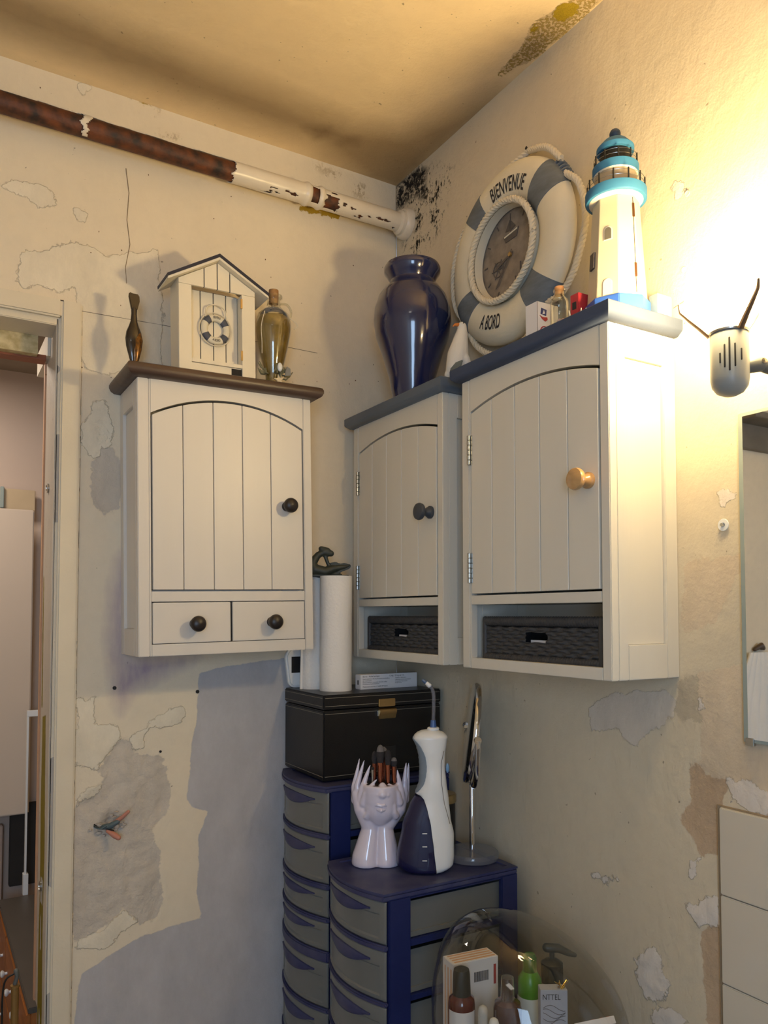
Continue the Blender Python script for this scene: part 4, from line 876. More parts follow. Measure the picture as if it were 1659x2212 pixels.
# ------------------------------------------------------------------ drawer towers
def tower(label, loc, Wd, Dp, top, levels, bulge, hh=.0):
    """levels: (z_low, z_high) of each drawer front, top down"""
    t = thing('drawer_tower', label, 'drawers', loc, -PI/2, 'navy plastic drawer towers')
    def cy(x, extra=0.): return -(bulge+extra)*(1-((x-Wd/2)/(Wd/2))**2)
    n = 16
    def slab(z0, z1, name, m, ext, par=None, depth=Dp, bev=.003):
        xs_ = [Wd*i/n for i in range(n+1)]
        return MB().prism([(x, cy(x, 0)-ext) for x in xs_]+([(Wd, depth), (0, depth)] if name == 'top_panel' else [(Wd, .003), (Wd-.0125, .0035), (Wd-.0125, depth-.006), (.0125, depth-.006), (.0125, .0035), (0, .003)]), z0, z1, 'z').build(name, m, par or t, bevel=bev, autosmooth=35)
    slab(top-.016, top-.0035, 'top_panel', M['dustynavy'], .010)
    rim = MB(); ins = .016
    outer = [(x, cy(x)-.008) for x in [Wd*i/n for i in range(n+1)]]+[(Wd, Dp), (0, Dp)]
    inner = [(ins+(Wd-2*ins)*i/n, cy(ins+(Wd-2*ins)*i/n)+.020) for i in range(n+1)]+[(Wd-ins, Dp-ins), (ins, Dp-ins)]
    k = len(outer); R4 = [[(x, y, top-.004) for x, y in outer], [(x, y, top) for x, y in outer], [(x, y, top) for x, y in inner], [(x, y, top-.004) for x, y in inner]]
    rim.rings(R4, cap=False).build('raised_rim', M['dustynavy'], t, autosmooth=35)
    for x0_ in (0, Wd-.012):
        for y0_, y1_ in ((.004, .056), (Dp-.045, Dp)):
            MB().box(x0_, x0_+.012, y0_, y1_, 0, top-.014).build('post', M['navyplastic'], t, bevel=.002)
    prev = top-.016
    for i, (z0, z1) in enumerate(levels):
        nz = levels[i+1][1] if i+1 < len(levels) else z0-.014
        nz = max(nz, .012)
        slab(nz+.001, z0-.001, 'shelf_band', M['dustynavy'], .006)
        h = z1-z0
        MB().box(Wd-.0120, Wd-.0020, .0562, Dp-.0452, nz, z0).build('side_rail', M['navyplastic'], t, bevel=.001); MB().box(.0020, .0120, .0562, Dp-.0452, nz, z0).build('side_rail', M['navyplastic'], t, bevel=.001)
        if i == 0: MB().box(Wd-.0120, Wd-.0020, .0562, Dp-.0452, z1-.003, top-.0165).build('side_rail', M['navyplastic'], t, bevel=.001)
        # curved translucent front with a recessed field
        xs_ = [.002, .006, .016, .019]+[.019+(Wd-.038)*q/14 for q in range(1, 14)]+[Wd-.019, Wd-.016, Wd-.006, Wd-.002]
        zs_ = [z0, z0+.004, z0+.010, z0+.013, z0+h*.35, z0+h*.66, z0+h*.66+.004, z1-.004, z1]
        vs, fs = [], []
        for x in xs_:
            for z in zs_:
                ins_ = (x > .0165 and x < Wd-.0165 and z > z0+.0105 and z < z0+h*.66+.002)
                edge = (x < .003 or x > Wd-.003 or z == z0 or z == z1)
                vs.append((x, cy(x)-.002+(.0035 if ins_ else 0)+(.002 if edge else 0), z))
        m_ = len(zs_)
        for a in range(len(xs_)-1):
            for b in range(m_-1): q = a*m_+b; fs.append((q, q+m_, q+m_+1, q+1))
        d = MB(); d.add(vs, fs); dr_ = d.build('drawer', M['drawer'], t, autosmooth=30)
        sd = dr_.modifiers.new('thickness', 'SOLIDIFY'); sd.thickness = .0018; sd.offset = -1
        bw = MB().box(.014, .0155, .01, Dp-.03, z0+.004, z1-.012).box(Wd-.0155, Wd-.014, .01, Dp-.03, z0+.004, z1-.012).box(.014, Wd-.014, .01, Dp-.03, z0+.003, z0+.0045).box(.014, Wd-.014, Dp-.032, Dp-.03, z0+.004, z1-.012)
        bw.build('drawer_bin', M['drawer'], dr_)
        MB().box(Wd-.016, Wd-.009, .058, Dp-.047, z0+.002, z0+.012).build('slide_rail', M['drawer'], dr_)
        hx0, hx1 = Wd*.15, Wd*.85; hc = z1-h*.20; dn = min(.022, h*.24); R_ = []
        rg_ = []
        for q in range(17):
            u_ = q/16; x = hx0+(hx1-hx0)*u_; sn = math.sin(PI*max(.03, min(.97, u_))); zt_ = hc+.006*sn; zb_ = hc-dn*sn**.8; zm = (zt_+zb_)/2; hh_ = (zt_-zb_)/2
            rg_.append([(x, cy(x)-.0015, zt_), (x, cy(x)-.0052, zt_-.0006), (x, cy(x)-.0085*max(.65, sn), zm+hh_*.55), (x, cy(x)-.0095*max(.6, sn), zm-hh_*.1), (x, cy(x)-.0080*max(.65, sn), zm-hh_*.7), (x, cy(x)-.0048, zb_+.0006), (x, cy(x)-.0015, zb_)])
        hb = MB().rings(rg_)
        hb.build('handle', M['dustynavy'], dr_, autosmooth=50)
    MB().box(.006, Wd-.006, Dp-.004, Dp-.001, .01, top-.02).build('back_panel', M['navyplastic'], t)
    return t
T1 = tower('taller navy drawer tower with frosted fronts in the room corner, under the black case', (-.368, -.040, 0), .258, .345, .946,
    [(.834, .932), (.718, .8205), (.6403, .7034), (.5632, .6278), (.4324, .5366), (.318, .420), (.205, .306), (.095, .193), (.02, .083)], .036)
T2 = tower('shorter navy drawer tower with frosted fronts, carrying the flosser and the face vase', (-.388, -.345, 0), .250, .338, .790,
    [(.6875, .7725), (.576, .674), (.464, .5645), (.352, .452), (.240, .340), (.128, .228), (.016, .116)], .032)
pk = thing('paper_packet', 'pinkish white packet seen through the top drawer of the taller tower', 'packet', (-.385, -.13, .8395), -PI/2)
MB().box(-.06, .055, .018, .06, 0, .062).build('packet', mat('pinkish_packet', col(232, 214, 208), .5, vary=.06), pk, bevel=.006)
MB().box(-.045, .02, .0165, .018, .05, .054).build('red_band', inkr, pk)
yb = MB().box(0, .03, 0, .03, 0, .062).build('yellow_carton', mat('yellow_carton', col(206, 184, 110), .5), bevel=.002); yb.location = (-.34, -.262, .8395)
tag(yb, 'yellowish carton seen at the right of the top drawer of the taller tower', 'box')
rp = MB().capsule([(0, 0, .02), (.06, 0, .032)], [.016, .012], 10).build('red_pouch', mat('faded_red_cloth', col(190, 60, 72), .7)); rp.location = (-.255, -.545, .692)
tag(rp, 'small red pouch seen through the side of the top drawer of the shorter tower', 'pouch')
bf = MB().capsule([(0, 0, .02), (.10, 0, .030), (.15, .02, .024)], [.018, .024, .018], 12).build('blue_cloth', mat('steel_blue_cloth', col(60, 92, 130), .7)); bf.location = (-.24, -.520, .692)
tag(bf, 'folded steel-blue cloth inside the top drawer of the shorter tower', 'cloth')

# ------------------------------------------------------------------ black case
bx = thing('leather_case', 'large black leatherette case with pale stitching and brass clasp, on the taller drawer tower', 'case', (-.3600, -.246, .9465))
BW, BD, BH, LZ = .345, .232, .208, .171
MB().box(0, BW, 0, BD, 0, LZ-.0015).build('case_body', M['leather'], bx, bevel=.003)
MB().box(-.001, BW+.001, -.001, BD+.001, LZ+.0015, BH).build('lid', M['leather'], bx, bevel=.003)
def stitch(z, par, off=.0022):
    MB().box(.004, BW-.004, -off, -off+.0009, z, z+.0009).box(-off, -off+.0009, .004, BD-.004, z, z+.0009).build('stitching', M['thread'], par)
for z in (.010, LZ-.010): stitch(z, bx, .0008)
for z in (LZ+.009, BH-.008): stitch(z, bx, .0018)
cl_ = MB().box(.1535, .2020, -.0052, -.0008, LZ+.0005, LZ+.020).build('clasp_plate', M['brass'], bx, bevel=.0012)
MB().prism([(-.0035, LZ-.002), (-.010, LZ-.006), (-.0115, LZ-.012), (-.004, LZ-.030), (-.0008, LZ-.030), (-.0008, LZ-.002)], .1535, .2035, 'x').build('clasp_flap', M['brass'], bx, bevel=.0010)
MB().box(.1490, .1535, -.006, -.0008, LZ-.022, LZ-.008).build('clasp_button', M['steel'], bx, bevel=.0006)
MB().box(.165, .205, -.0006, .0002, .028, .070).build('label_patch', mat('satin_black_patch', col(44, 42, 42), .3), bx)
BT = .9465+BH

# paper rolls, figurine, monitor, medicine box
def roll(label, loc, R_, h, flap=False):
    t = thing('paper_roll', label, 'paper roll', loc, 0, 'kitchen paper rolls on the black case')
    rr = []
    for z in [h*i/12 for i in range(13)]:
        rr.append([((R_+.0006*mnoise.noise((math.cos(a)*4, math.sin(a)*4, z*30)))*math.cos(a), (R_+.0006*mnoise.noise((math.cos(a)*4, math.sin(a)*4, z*30)))*math.sin(a), z) for a in [2*PI*j/40 for j in range(40)]])
    ri = [[(.02*math.cos(a), .02*math.sin(a), z) for a in [2*PI*j/40 for j in range(40)]] for z in (h, 0)]
    MB().rings(rr+ri, closed=True).build('paper', M['paper'], t)
    MB().lathe([(.0198, .001), (.0198, h-.001)], seg=24, cap=False).build('card_core', mat('grey_card_core', col(160, 140, 115), .8), t)
    if flap: MB().prism([(-R_-.006, .0), (-R_+.004, .0), (-R_+.004, h*.98), (-R_+.001, h*.98)], -.004, .0, 'y').build('loose_sheet', M['paper'], t)
    return t
roll('front tall roll of white kitchen paper on the black case', (-.2735, -.142, BT), .0418, .2965)
roll('rear roll of white kitchen paper with loose sheet, half hidden by the left cabinet', (-.2985, -.0640, BT), .036, .2955, True)
mm = thing('mermaid_figurine', 'small dark green bronze mermaid figurine lying on top of the kitchen paper rolls', 'figurine', (-.275, -.115, BT+.2972), math.radians(-20))
def mp(px, py, dy=0.): return ((px-717)/822, dy, (1243-py)/822)
g = MB().capsule([mp(668, 1212), mp(682, 1228), mp(705, 1233), mp(722, 1226)], [.011, .015, .014, .011], 14)          # tail and hips
g.capsule([mp(722, 1226), mp(745, 1222), mp(758, 1219)], [.010, .007, .004], 12, flat=1.2)
g.capsule([mp(676, 1232), mp(679, 1210), mp(690, 1196), mp(706, 1190)], [.013, .012, .009, .008], 12)               # back bending over
g.capsule([mp(702, 1190), mp(717, 1193)], [.0105, .0088], 12).capsule([mp(696, 1183), mp(709, 1188)], [.0075, .010], 12).capsule([mp(676, 1236), mp(700, 1240)], [.010, .009], 12)  # head and hair
g.capsule([mp(705, 1200), mp(711, 1216), mp(726, 1228), mp(735, 1237)], [.0055, .0050, .0045, .004], 10)            # arm
g.capsule([mp(700, 1233), mp(725, 1238), mp(740, 1239)], [.006, .005, .003], 10)
g.build('figure', M['bronze'], mm, remesh=.0018, sm=4)
MB().prism([mp(x, y)[::2] for x, y in ((712, 1214), (728, 1211), (736, 1215), (748, 1213), (762, 1219), (758, 1226), (742, 1232), (733, 1238), (722, 1226))], -.004, .004).build('tail_fin', M['bronze'], mm, bevel=.002)
MB().prism([mp(x, y)[::2] for x, y in ((693, 1190), (697, 1178), (703, 1179), (712, 1186), (719, 1192), (716, 1197), (704, 1194))], -.006, .008).build('hair', M['bronze'], mm, bevel=.003)
MB().box(-.058, .046, -.016, .016, -.0006, .0035).build('base_plate', M['bronze'], mm, bevel=.001)
dv = thing('blood_pressure_monitor', 'rounded white monitor with a small dark screen, behind the kitchen paper rolls', 'device', (-.366, -.006, BT+.0005))
pts = []
for cxx, czz, r, a0 in ((.175, .08, .024, 0), (.03, .08, .028, 90), (.03, .02, .020, 180), (.175, .02, .02, 270)):
    pts += [(cxx+r*math.cos(math.radians(a0+q)), czz+r*math.sin(math.radians(a0+q))) for q in range(0, 91, 15)]
MB().prism(pts, -.022, -.004).build('shell', M['plwhite'], dv, bevel=.005)
MB().box(.018, .062, -.0228, -.0218, .040, .083).build('screen', M['black'], dv)
MB().tube([(.054+.006*math.cos(a), -.0225, .016+.012*math.sin(a)) for a in [2*PI*i/18 for i in range(18)]], .0008, 5, closed=True).build('button', M['gap'], dv)
md_ = thing('medicine_carton', 'long white medicine carton with small print, lying right of the paper rolls', 'box', (-.212, -.165, BT), math.radians(2))
MB().box(0, .180, 0, .026, 0, .0385).build('carton', M['card'], md_, bevel=.0006)
MB().box(-.0005, .0006, -.0006, .026, .002, .0375).build('side_print', M['card'], md_)
MB().box(-.0009, -.0005, .010, .015, .012, .024).build('side_mark', M['ink'], md_)
def mfn(x0, z0): return lambda u, v, l: (x0+u, -l, z0+v)
for body, x0, z0, s_ in (('Borax / Acide borique', .006, .0315, .0050), ('12 mg / 18 mg par mL', .088, .0315, .0048), ('Avant ouverture : Pas de précautions particulières', .006, .0255, .0036), ('de conservation.', .006, .0210, .0036),
    ('Après ouverture : Le produit doit être utilisé', .006, .0165, .0036), ('immédiatement après ouverture.', .006, .0125, .0034), ('Titulaire / Exploitant :', .108, .0255, .0036), ('Laboratoires pharmaceutiques', .108, .0205, .0036),
    ('12, boulevard de la Santé', .108, .0160, .0034), ('92100 France', .108, .0120, .0034), ('Médicament autorisé n° 34009 377 564 0', .006, .0050, .0040)):
    text_obj('small_print', body, s_*1.25, M['ink'], md_, mfn(x0, z0), .92)

# ------------------------------------------------------------------ on the shorter tower
TT = .7903
VA = math.radians(-30.69)
# face vase held by two hands
fv = thing('face_hands_vase', 'glossy lilac-white ceramic vase of two hands holding a face, in front of the flosser', 'vase', (-.302, -.411, TT-.0038), VA+math.radians(4))
def hp(px, py, y=0.): return ((px-825)/945, y, (1884-py)/945)
g = MB()
# two forearms pressed together at the base, spreading into palms
for sg, arm, wrist, palm, top_ in ((-1, (799, 1872), (809, 1806), (792, 1765), (781, 1738)), (1, (841, 1876), (838, 1806), (866, 1765), (878, 1738))):
    a_ = hp(*arm, .0); g.tube([(a_[0], a_[1], .0002), (a_[0], a_[1], .006), (a_[0], a_[1], .018), hp(*wrist, .002), hp(*palm, .004), hp(*top_, .010)], [.0325, .0335, .0318, .0215, .0215, .0140], 24, flat=1.12).ball(hp(*top_, .010), .0140)
g.box(*(hp(770, 0)[0], hp(862, 0)[0]), -.026, .030, .0, .004) if 0 else None
def finger(pts, r0, r1): g.capsule(pts, [r0+(r1-r0)*i/(len(pts)-1) for i in range(len(pts))], 12)
finger([hp(776, 1752, .014), hp(774, 1722, .020), hp(781, 1688, .022), hp(785, 1664, .022)], .0100, .0016)
finger([hp(781, 1748, .006), hp(780, 1718, .008), hp(789, 1686, .008), hp(795, 1665, .008)], .0100, .0016)
finger([hp(787, 1748, -.004), hp(790, 1722, -.008), hp(801, 1690, -.008), hp(807, 1673, -.008)], .0105, .0018)
finger([hp(793, 1752, -.014), hp(797, 1730, -.020), hp(810, 1711, -.026), hp(820, 1700, -.026)], .0100, .0020)
finger([hp(800, 1778, -.018), hp(806, 1768, -.026), hp(808, 1752, -.028)], .0098, .0060)          # thumb under the jaw
finger([hp(884, 1752, .014), hp(888, 1724, .020), hp(891, 1692, .022), hp(893, 1674, .022)], .0100, .0016)
finger([hp(880, 1748, .006), hp(882, 1718, .008), hp(884, 1690, .008), hp(886, 1671, .008)], .0100, .0016)
finger([hp(874, 1748, -.004), hp(872, 1722, -.008), hp(867, 1697, -.010), hp(865, 1683, -.010)], .0105, .0018)
finger([hp(869, 1752, -.014), hp(864, 1730, -.020), hp(852, 1716, -.026), hp(846, 1710, -.026)], .0095, .0030)
finger([hp(860, 1778, -.018), hp(856, 1768, -.026), hp(856, 1754, -.028)], .0098, .0060)
# lower half of the face: skull cup, chin, lips, nose, cheeks
prof = [(.012, .088), (.022, .094), (.032, .106), (.0395, .124), (.0430, .145), (.0440, .165), (.0435, .180)]
fx = hp(829, 0)[0]
g.lathe([(0, .085)]+prof+[(.040, .1815), (0, .1815)], (fx, -.004, 0), (0, 0, 1), 40, sx=.94, sy=.98)
g.ball(hp(828, 1776, -.012), .024, .024, .024)                                    # chin
g.ball(hp(829, 1757, -.010), .0385, .0340, .0440, 32, 20).ball(hp(829, 1757, -.028), .016, .012, .014)      # cheeks
g.capsule([hp(832, 1713, -.030), hp(831.5, 1720, -.038), hp(831, 1728, -.042)], [.0085, .0095, .0105], 14)
g.ball(hp(820.5, 1729, -.040), .0062, .0070, .0058).ball(hp(841.5, 1730, -.040), .0062, .0070, .0058)
body = g.build('hands_and_face', M['ceramic'], fv, remesh=.0016, sm=13)
lips = MB()
lips.capsule([hp(811, 1753, -.036), hp(822, 1749, -.0435), hp(828, 1751, -.0445), (hp(834, 1749.5, -.0435)), hp(846, 1756, -.036)], [.0022, .0046, .0042, .0046, .0022], 12)
lips.capsule([hp(814, 1757, -.037), hp(828, 1761, -.0450), hp(843, 1759, -.037)], [.0022, .0058, .0022], 12)
lips.build('lips', M['ceramic'], fv, remesh=.0011, sm=4)
MB().lathe([(.0385, .1812), (.0385, .1822), (.034, .1825), (0, .1822)], (fx, -.004, 0), (0, 0, 1), 30, sx=.9, sy=.9).build('inner_opening', M['black'], fv)
# make-up brushes
BR = []
for k, (px, py, dx, dep, rr, hl) in enumerate(((829, 1668, 0, -.006, .0085, .040), (845, 1672, .0, -.012, .0070, .034), (817, 1672, .0, .006, .0060, .028), (858, 1676, .0, -.008, .0068, .020), (835, 1660, .0, .014, .0100, .024), (812, 1682, 0, -.012, .0035, .006))):
    x, _, z = hp(px, py); q = Matrix.Rotation(VA+math.radians(4), 3, 'Z') @ Vector((x, dep, 0))
    base = Vector((-.302, -.411, TT-.0035))+q; zb = .1826
    nm = ('large domed dark brush in the middle of the face vase', 'tall dark brush right of the middle in the face vase', 'thin dark brush at the left in the face vase', 'grey-tipped round brush at the right in the face vase', 'wide grey-tipped brush at the back of the face vase', 'slim silver-tipped brush at the far left in the face vase')[k]
    b = thing('makeup_brush', nm, 'brush', (base.x, base.y, base.z+zb), VA, 'make-up brushes in the face vase')
    hlen = z-zb
    MB().lathe([(rr*.62, 0), (rr*.70, hlen*.5), (rr*.85, hlen), (rr*.6, hlen+.001)], seg=18).build('ferrule', M['copper'] if k < 5 else M['steel'], b)
    MB().lathe([(rr*.82, hlen), (rr*1.12, hlen+hl*.4), (rr*1.05, hlen+hl*.62)], seg=18).build('bristles', M['bristle'], b)
    MB().lathe([(rr*1.05, hlen+hl*.60), (rr*.85, hlen+hl*.82), (rr*.5, hlen+hl*.95), (0, hlen+hl)], seg=18).build('bristle_tip', M['bristletip'] if k in (0, 3, 4) else M['bristle'], b)

# water flosser
fl = thing('water_flosser', 'white cordless water flosser with dark blue tank and angled jet tip', 'water flosser', (-.235, -.500, TT), VA)
def lerp_tab(tab, z):
    for a, b in zip(tab, tab[1:]):
        if a[0] <= z <= b[0]:
            t = (z-a[0])/(b[0]-a[0]); t_ = t*t*(3-2*t)*.4+t*.6; return a[1]+(b[1]-a[1])*t_
    return tab[0][1] if z < tab[0][0] else tab[-1][1]
K = 1/972
def T(lst): return sorted(((1897-py)*K, (px-922)*K) for px, py in lst)
Lt = T([(872, 1897), (860, 1885), (860, 1868), (873, 1801), (888, 1762), (903, 1735), (911, 1712), (912, 1680), (910, 1655), (905, 1636), (897, 1619), (899, 1612)])
Rt_ = T([(970, 1897), (983, 1886), (985, 1868), (985, 1822), (978, 1790), (974, 1750), (969, 1712), (966, 1680), (967, 1650), (970, 1630), (972, 1616), (969, 1608)])
Bn = T([(945, 1897), (940, 1850), (934, 1800), (927, 1768), (920, 1746), (905, 1732)])
def section(z, lo=None, hi=None, n=36, shrink=0.):
    l, r = lerp_tab(Lt, z)+shrink, lerp_tab(Rt_, z)-shrink; cxx = (l+r)/2; rx = (r-l)/2; ry = min(rx, .030+.014*max(0, 1-z/.15))-shrink
    out = []
    for i in range(n):
        a = 2*PI*i/n; ca, sa = math.cos(a), math.sin(a); ex = .8
        x = cxx+rx*math.copysign(abs(ca)**ex, ca); y = ry*math.copysign(abs(sa)**ex, sa)
        if lo is not None: x = max(x, lo)
        if hi is not None: x = min(x, hi)
        out.append((x, y, z))
    return out
zs_ = [0, .003, .008]+[.012+.0045*i for i in range(34)]
zc_ = (1897-1738)*K
body = MB().rings([section(z, lo=lerp_tab(Bn, z), shrink=.004 if z == 0 else .001 if z < .005 else 0) for z in zs_ if z <= zc_]+[section(z) for z in [zc_+.002+.006*i for i in range(21)]+[.289]]
    +[[(p[0]*s_+(1-s_)*.012, p[1]*s_, z) for p in section(.289)] for s_, z in ((.93, .2935), (.78, .2985), (.55, .3025), (.30, .3045))])
body.build('body', M['plwhite'], fl, autosmooth=50)
MB().rings([section(z, hi=lerp_tab(Bn, z)-.0006, shrink=.004 if z == 0 else .0012) for z in zs_ if z <= zc_-.002]).build('water_tank', M['tank'], fl, autosmooth=50)
MB().rings([section(z, hi=lerp_tab(Bn, z)-.004, shrink=.004) for z in zs_ if .004 < z <= zc_-.012]).build('tank_interior', mat('dark_tank_interior', col(26, 24, 44), .3), fl, autosmooth=50)
gr = []
for i in range(25):                                        # grey grip wrapped on the left of the handle
    z = zc_+.002+(.1235)*i/24; f_ = math.sin(PI*min(1, max(0, i/24)))**.45; l, r = lerp_tab(Lt, z), lerp_tab(Rt_, z); cxx = (l+r)/2; rx = (r-l)/2; ry = min(rx, .030+.014*max(0, 1-z/.15))
    row = []
    for k in range(11):
        a = math.radians(180+(k-5)*13*max(.05, f_)); rp_ = .0012+(.0007 if i % 2 else 0)
        ca, sa = math.cos(a), math.sin(a)
        row.append((cxx+(rx+rp_)*math.copysign(abs(ca)**.8, ca), (ry+rp_)*math.copysign(abs(sa)**.8, sa), z))
    gr.append(row+[(x*.97+.001, y*.97, z) for x, y, z in reversed(row)])
MB().rings(gr).build('rubber_grip', M['plgrip'], fl, autosmooth=60)
MB().tube([(px_, -.0268-(.001 if z_ > .15 else .004), z_) for px_, z_ in (((962-922)*K, .262), ((956-922)*K, .235), ((957-922)*K, .19), ((962-922)*K, .15), ((974-922)*K, .105))], .0006, 5).build('side_seam', dk, fl)
for z in (.028, .058, .086): MB().box((915-922)*K, (925-922)*K, -.0425, -.0415, z, z+.0018).build('level_mark', M['plwhite'], fl)
MB().ball((.0500, -.012, .222), .004, .006, .011, 12, 8).build('pressure_button', mat('pale_blue_button', col(120, 160, 200), .3), fl)
nx_ = (941-922)*K
MB().lathe([(.0125, 0), (.0135, .001), (.0135, .0045), (.0115, .0065), (.0, .0065)], (nx_, 0, .3035), (0, 0, 1), 24).build('tip_collar', M['plwhite'], fl)
MB().lathe([(.0075, 0), (.0062, .010), (.0055, .016)], (nx_, 0, .3095), (0, 0, 1), 18).build('tip_ring', mat('blue_tip_ring', col(66, 96, 150), .3), fl)
MB().tube(smooth_path([(nx_, 0, .320), (nx_+.001, 0, .350), (nx_+.001, 0, .380), (nx_-.002, 0, .394), (nx_-.009, 0, .403), (nx_-.015, 0, .407)]), .0040, 12).build('jet_tube', M['acrylic'], fl)
MB().capsule([(nx_-.009, 0, .4025), (nx_-.014, 0, .4070)], [.0055, .0045], 12).build('white_ferrule', M['plwhite'], fl)
MB().capsule([(nx_-.0165, 0, .409), (nx_-.022, 0, .4135)], [.0040, .0036], 12).build('jet_nozzle', mat('smoke_blue_nozzle', col(90, 110, 140), .3), fl)

# make-up mirror on its stand, seen nearly edge-on
ms = thing('makeup_mirror', 'round chrome standing make-up mirror seen edge-on, right of the flosser', 'mirror', (-.098, -.492, TT))
MB().lathe([(.060, 0), (.0605, .003), (.0605, .014), (.058, .017), (.020, .0185), (.010, .020), (0, .020)], seg=44).build('acrylic_base', M['acrylic'], ms)
MB().lathe([(.0062, .019), (.0062, .168), (.004, .172)], seg=20).build('pole', M['chrome'], ms)
ta = math.radians(7); vd = Vector((math.cos(VA), math.sin(VA), 0)); nrm = (vd*math.cos(ta)-Vector((0, 0, 1))*math.sin(ta)+Vector((-vd.y, vd.x, 0))*-.035).normalized()
cz_ = Vector((0, 0, .287))
MB().lathe([(.108, -.0075), (.1135, -.0065), (.1160, -.002), (.1160, .002), (.1135, .0065), (.108, .0075), (.106, .004), (0, .004)], cz_, nrm, 64).build('disc_rim', M['chrome'], ms)
MB().lathe([(.106, -.0062), (.100, -.0068), (0, -.0068)], cz_, nrm, 48).build('mirror_face', M['mirror'], ms)
yk = [Vector((0, 0, .166)), Vector((.0, 0, .172))]
side_ = Vector((-vd.y, vd.x, 0))
pth = [(-side_*.1215+Vector((0, 0, .287))), (-side_*.118+Vector((0, 0, .262))), (-side_*.095+Vector((0, 0, .208))), (-side_*.05+Vector((0, 0, .176))), Vector((0, 0, .168)), (side_*.05+Vector((0, 0, .176))), (side_*.095+Vector((0, 0, .208))), (side_*.118+Vector((0, 0, .262))), (side_*.1215+Vector((0, 0, .287)))]
MB().tube(smooth_path(pth), .0050, 10, flat=1.6).build('yoke', M['chrome'], ms)
for sg in (-1, 1): MB().lathe([(.008, -.004), (.009, 0), (.008, .004)], side_*sg*.1200+Vector((0, 0, .287)), side_, 16).build('pivot', M['chrome'], ms)
# jar and jewellery behind
jr = thing('cosmetic_jar', 'black jar with dull gold lid, behind the flosser and the mirror pole', 'jar', (-.120, -.402, TT))
MB().lathe([(.030, 0), (.032, .003), (.032, .108), (.030, .112), (0, .112)], seg=32).build('jar_body', M['leather'], jr)
MB().lathe([(.0335, .112), (.0345, .114), (.0345, .130), (.032, .133), (0, .133)], seg=36).build('lid', M['brass'], jr)
js = MB()
for k in range(9):
    js.tube([(random.uniform(-.014, .014), random.uniform(-.008, .008), .002), (random.uniform(-.012, .012), random.uniform(-.006, .006), random.uniform(.02, .05))], [.0022, .0014], 6)
tag(js.build('hair_clips', M['chrome'], loc=(-.140, -.445, TT)), 'tangle of shiny metal hair clips between the flosser and the mirror pole', 'clip')

# ------------------------------------------------------------------ domed cosmetics caddy, lower right
DC = Vector((-.232, -.842, .598)); DB = .405
st_ = thing('side_stand', 'small white stand under the clear dome, below the picture', 'stand', (-.232, -.842, 0))
MB().lathe([(.17, .385), (.172, .388), (.172, DB-.0015), (.17, DB), (0, DB)], seg=40).build('top', M['plwhite'], st_)
for k in range(3):
    a = 2*PI*k/3; MB().lathe([(.016, 0), (.014, .386)], (.12*math.cos(a), .12*math.sin(a), 0), (0, 0, 1), 14).build('leg', M['plwhite'], st_)
dm = thing('clear_dome_caddy', 'smoky clear domed cosmetics caddy full of bottles, lower right', 'caddy', (DC.x, DC.y, DB+.0005))
MB().lathe([(.164, 0), (.169, .004), (.169, .03), (.1665, .032), (.164, .008), (0, .008)], seg=56).build('tray', M['acrylic'], dm)
dom = [(.1695, .030), (.173, .08), (.1780, .14), (.1775, .19)]+[(.1785*math.cos(q), .19+.2080*math.sin(q)) for q in [PI/2*i/16 for i in range(1, 17)]]
dmo = MB().lathe([(r, h) for r, h in dom], seg=72, cap=False)
vs2 = []
for x, y, z in dmo.v:                                    # egg leaning towards the doorway
    k = max(0, z-.16); rr_ = Rt; s_ = -.22*k*k/.2
    vs2.append((x+rr_.x*s_, y+rr_.y*s_, z))
dmo.v = vs2
do_ = dmo.build('dome_cover', M['dome'], dm)
MB().tube([(.1665*math.cos(2*PI*i/64), .1665*math.sin(2*PI*i/64), .034) for i in range(64)], .0035, 8, closed=True).build('rim', M['acrylic'], dm)
def spot(px, py, depth):                                  # point in the room, worked out once from the camera pose above
    d = (Rt*((px-829.5)/1684.5)+Up*(-(py-1258.6)/1684.5)+Fw); return Vector((-1.2056, -1.9587, 1.35))+d*depth
ZF = DB+.0090
def stand_at(px, py, depth): p = spot(px, py, depth); return p
def bottle_t(name, label, px, py, depth, cat='bottle'):
    p = spot(px, py, depth); return thing(name, label, cat, (p.x, p.y, ZF), VA), p.z-ZF, 1684.5/depth
# big carton at the back left
ct = thing('cream_jar_carton', 'white and orange striped carton with barcode, at the back left inside the dome', 'box', (spot(975, 2085, 1.42).x+.004, spot(975, 2085, 1.42).y, ZF), VA+math.radians(24))
CH = spot(975, 2085, 1.42).z-ZF
MB().box(0, .096, 0, .040, 0, CH).build('carton', M['card'], ct, bevel=.001)
ora = mat('pale_orange_print', col(226, 178, 140), .5)
for k in range(4): MB().box(.006, .092, .004+.009*k, .008+.009*k, CH, CH+.0004).build('orange_stripe', ora, ct)
for k in range(3): MB().box(-.0004, 0, .006+.011*k, .010+.011*k, .02, CH-.012).build('orange_stripe', ora, ct)
MB().box(.086, .091, -.0005, 0, CH-.050, CH-.014).build('red_bar', inkr, ct)
bcde = MB(); x = .044
while x < .074:
    w_ = random.choice((.0006, .0010, .0015)); bcde.box(x, x+w_, -.0006, 0, CH-.040, CH-.022); x += w_+random.choice((.0007, .0011))
bcde.build('barcode', M['ink'], ct)
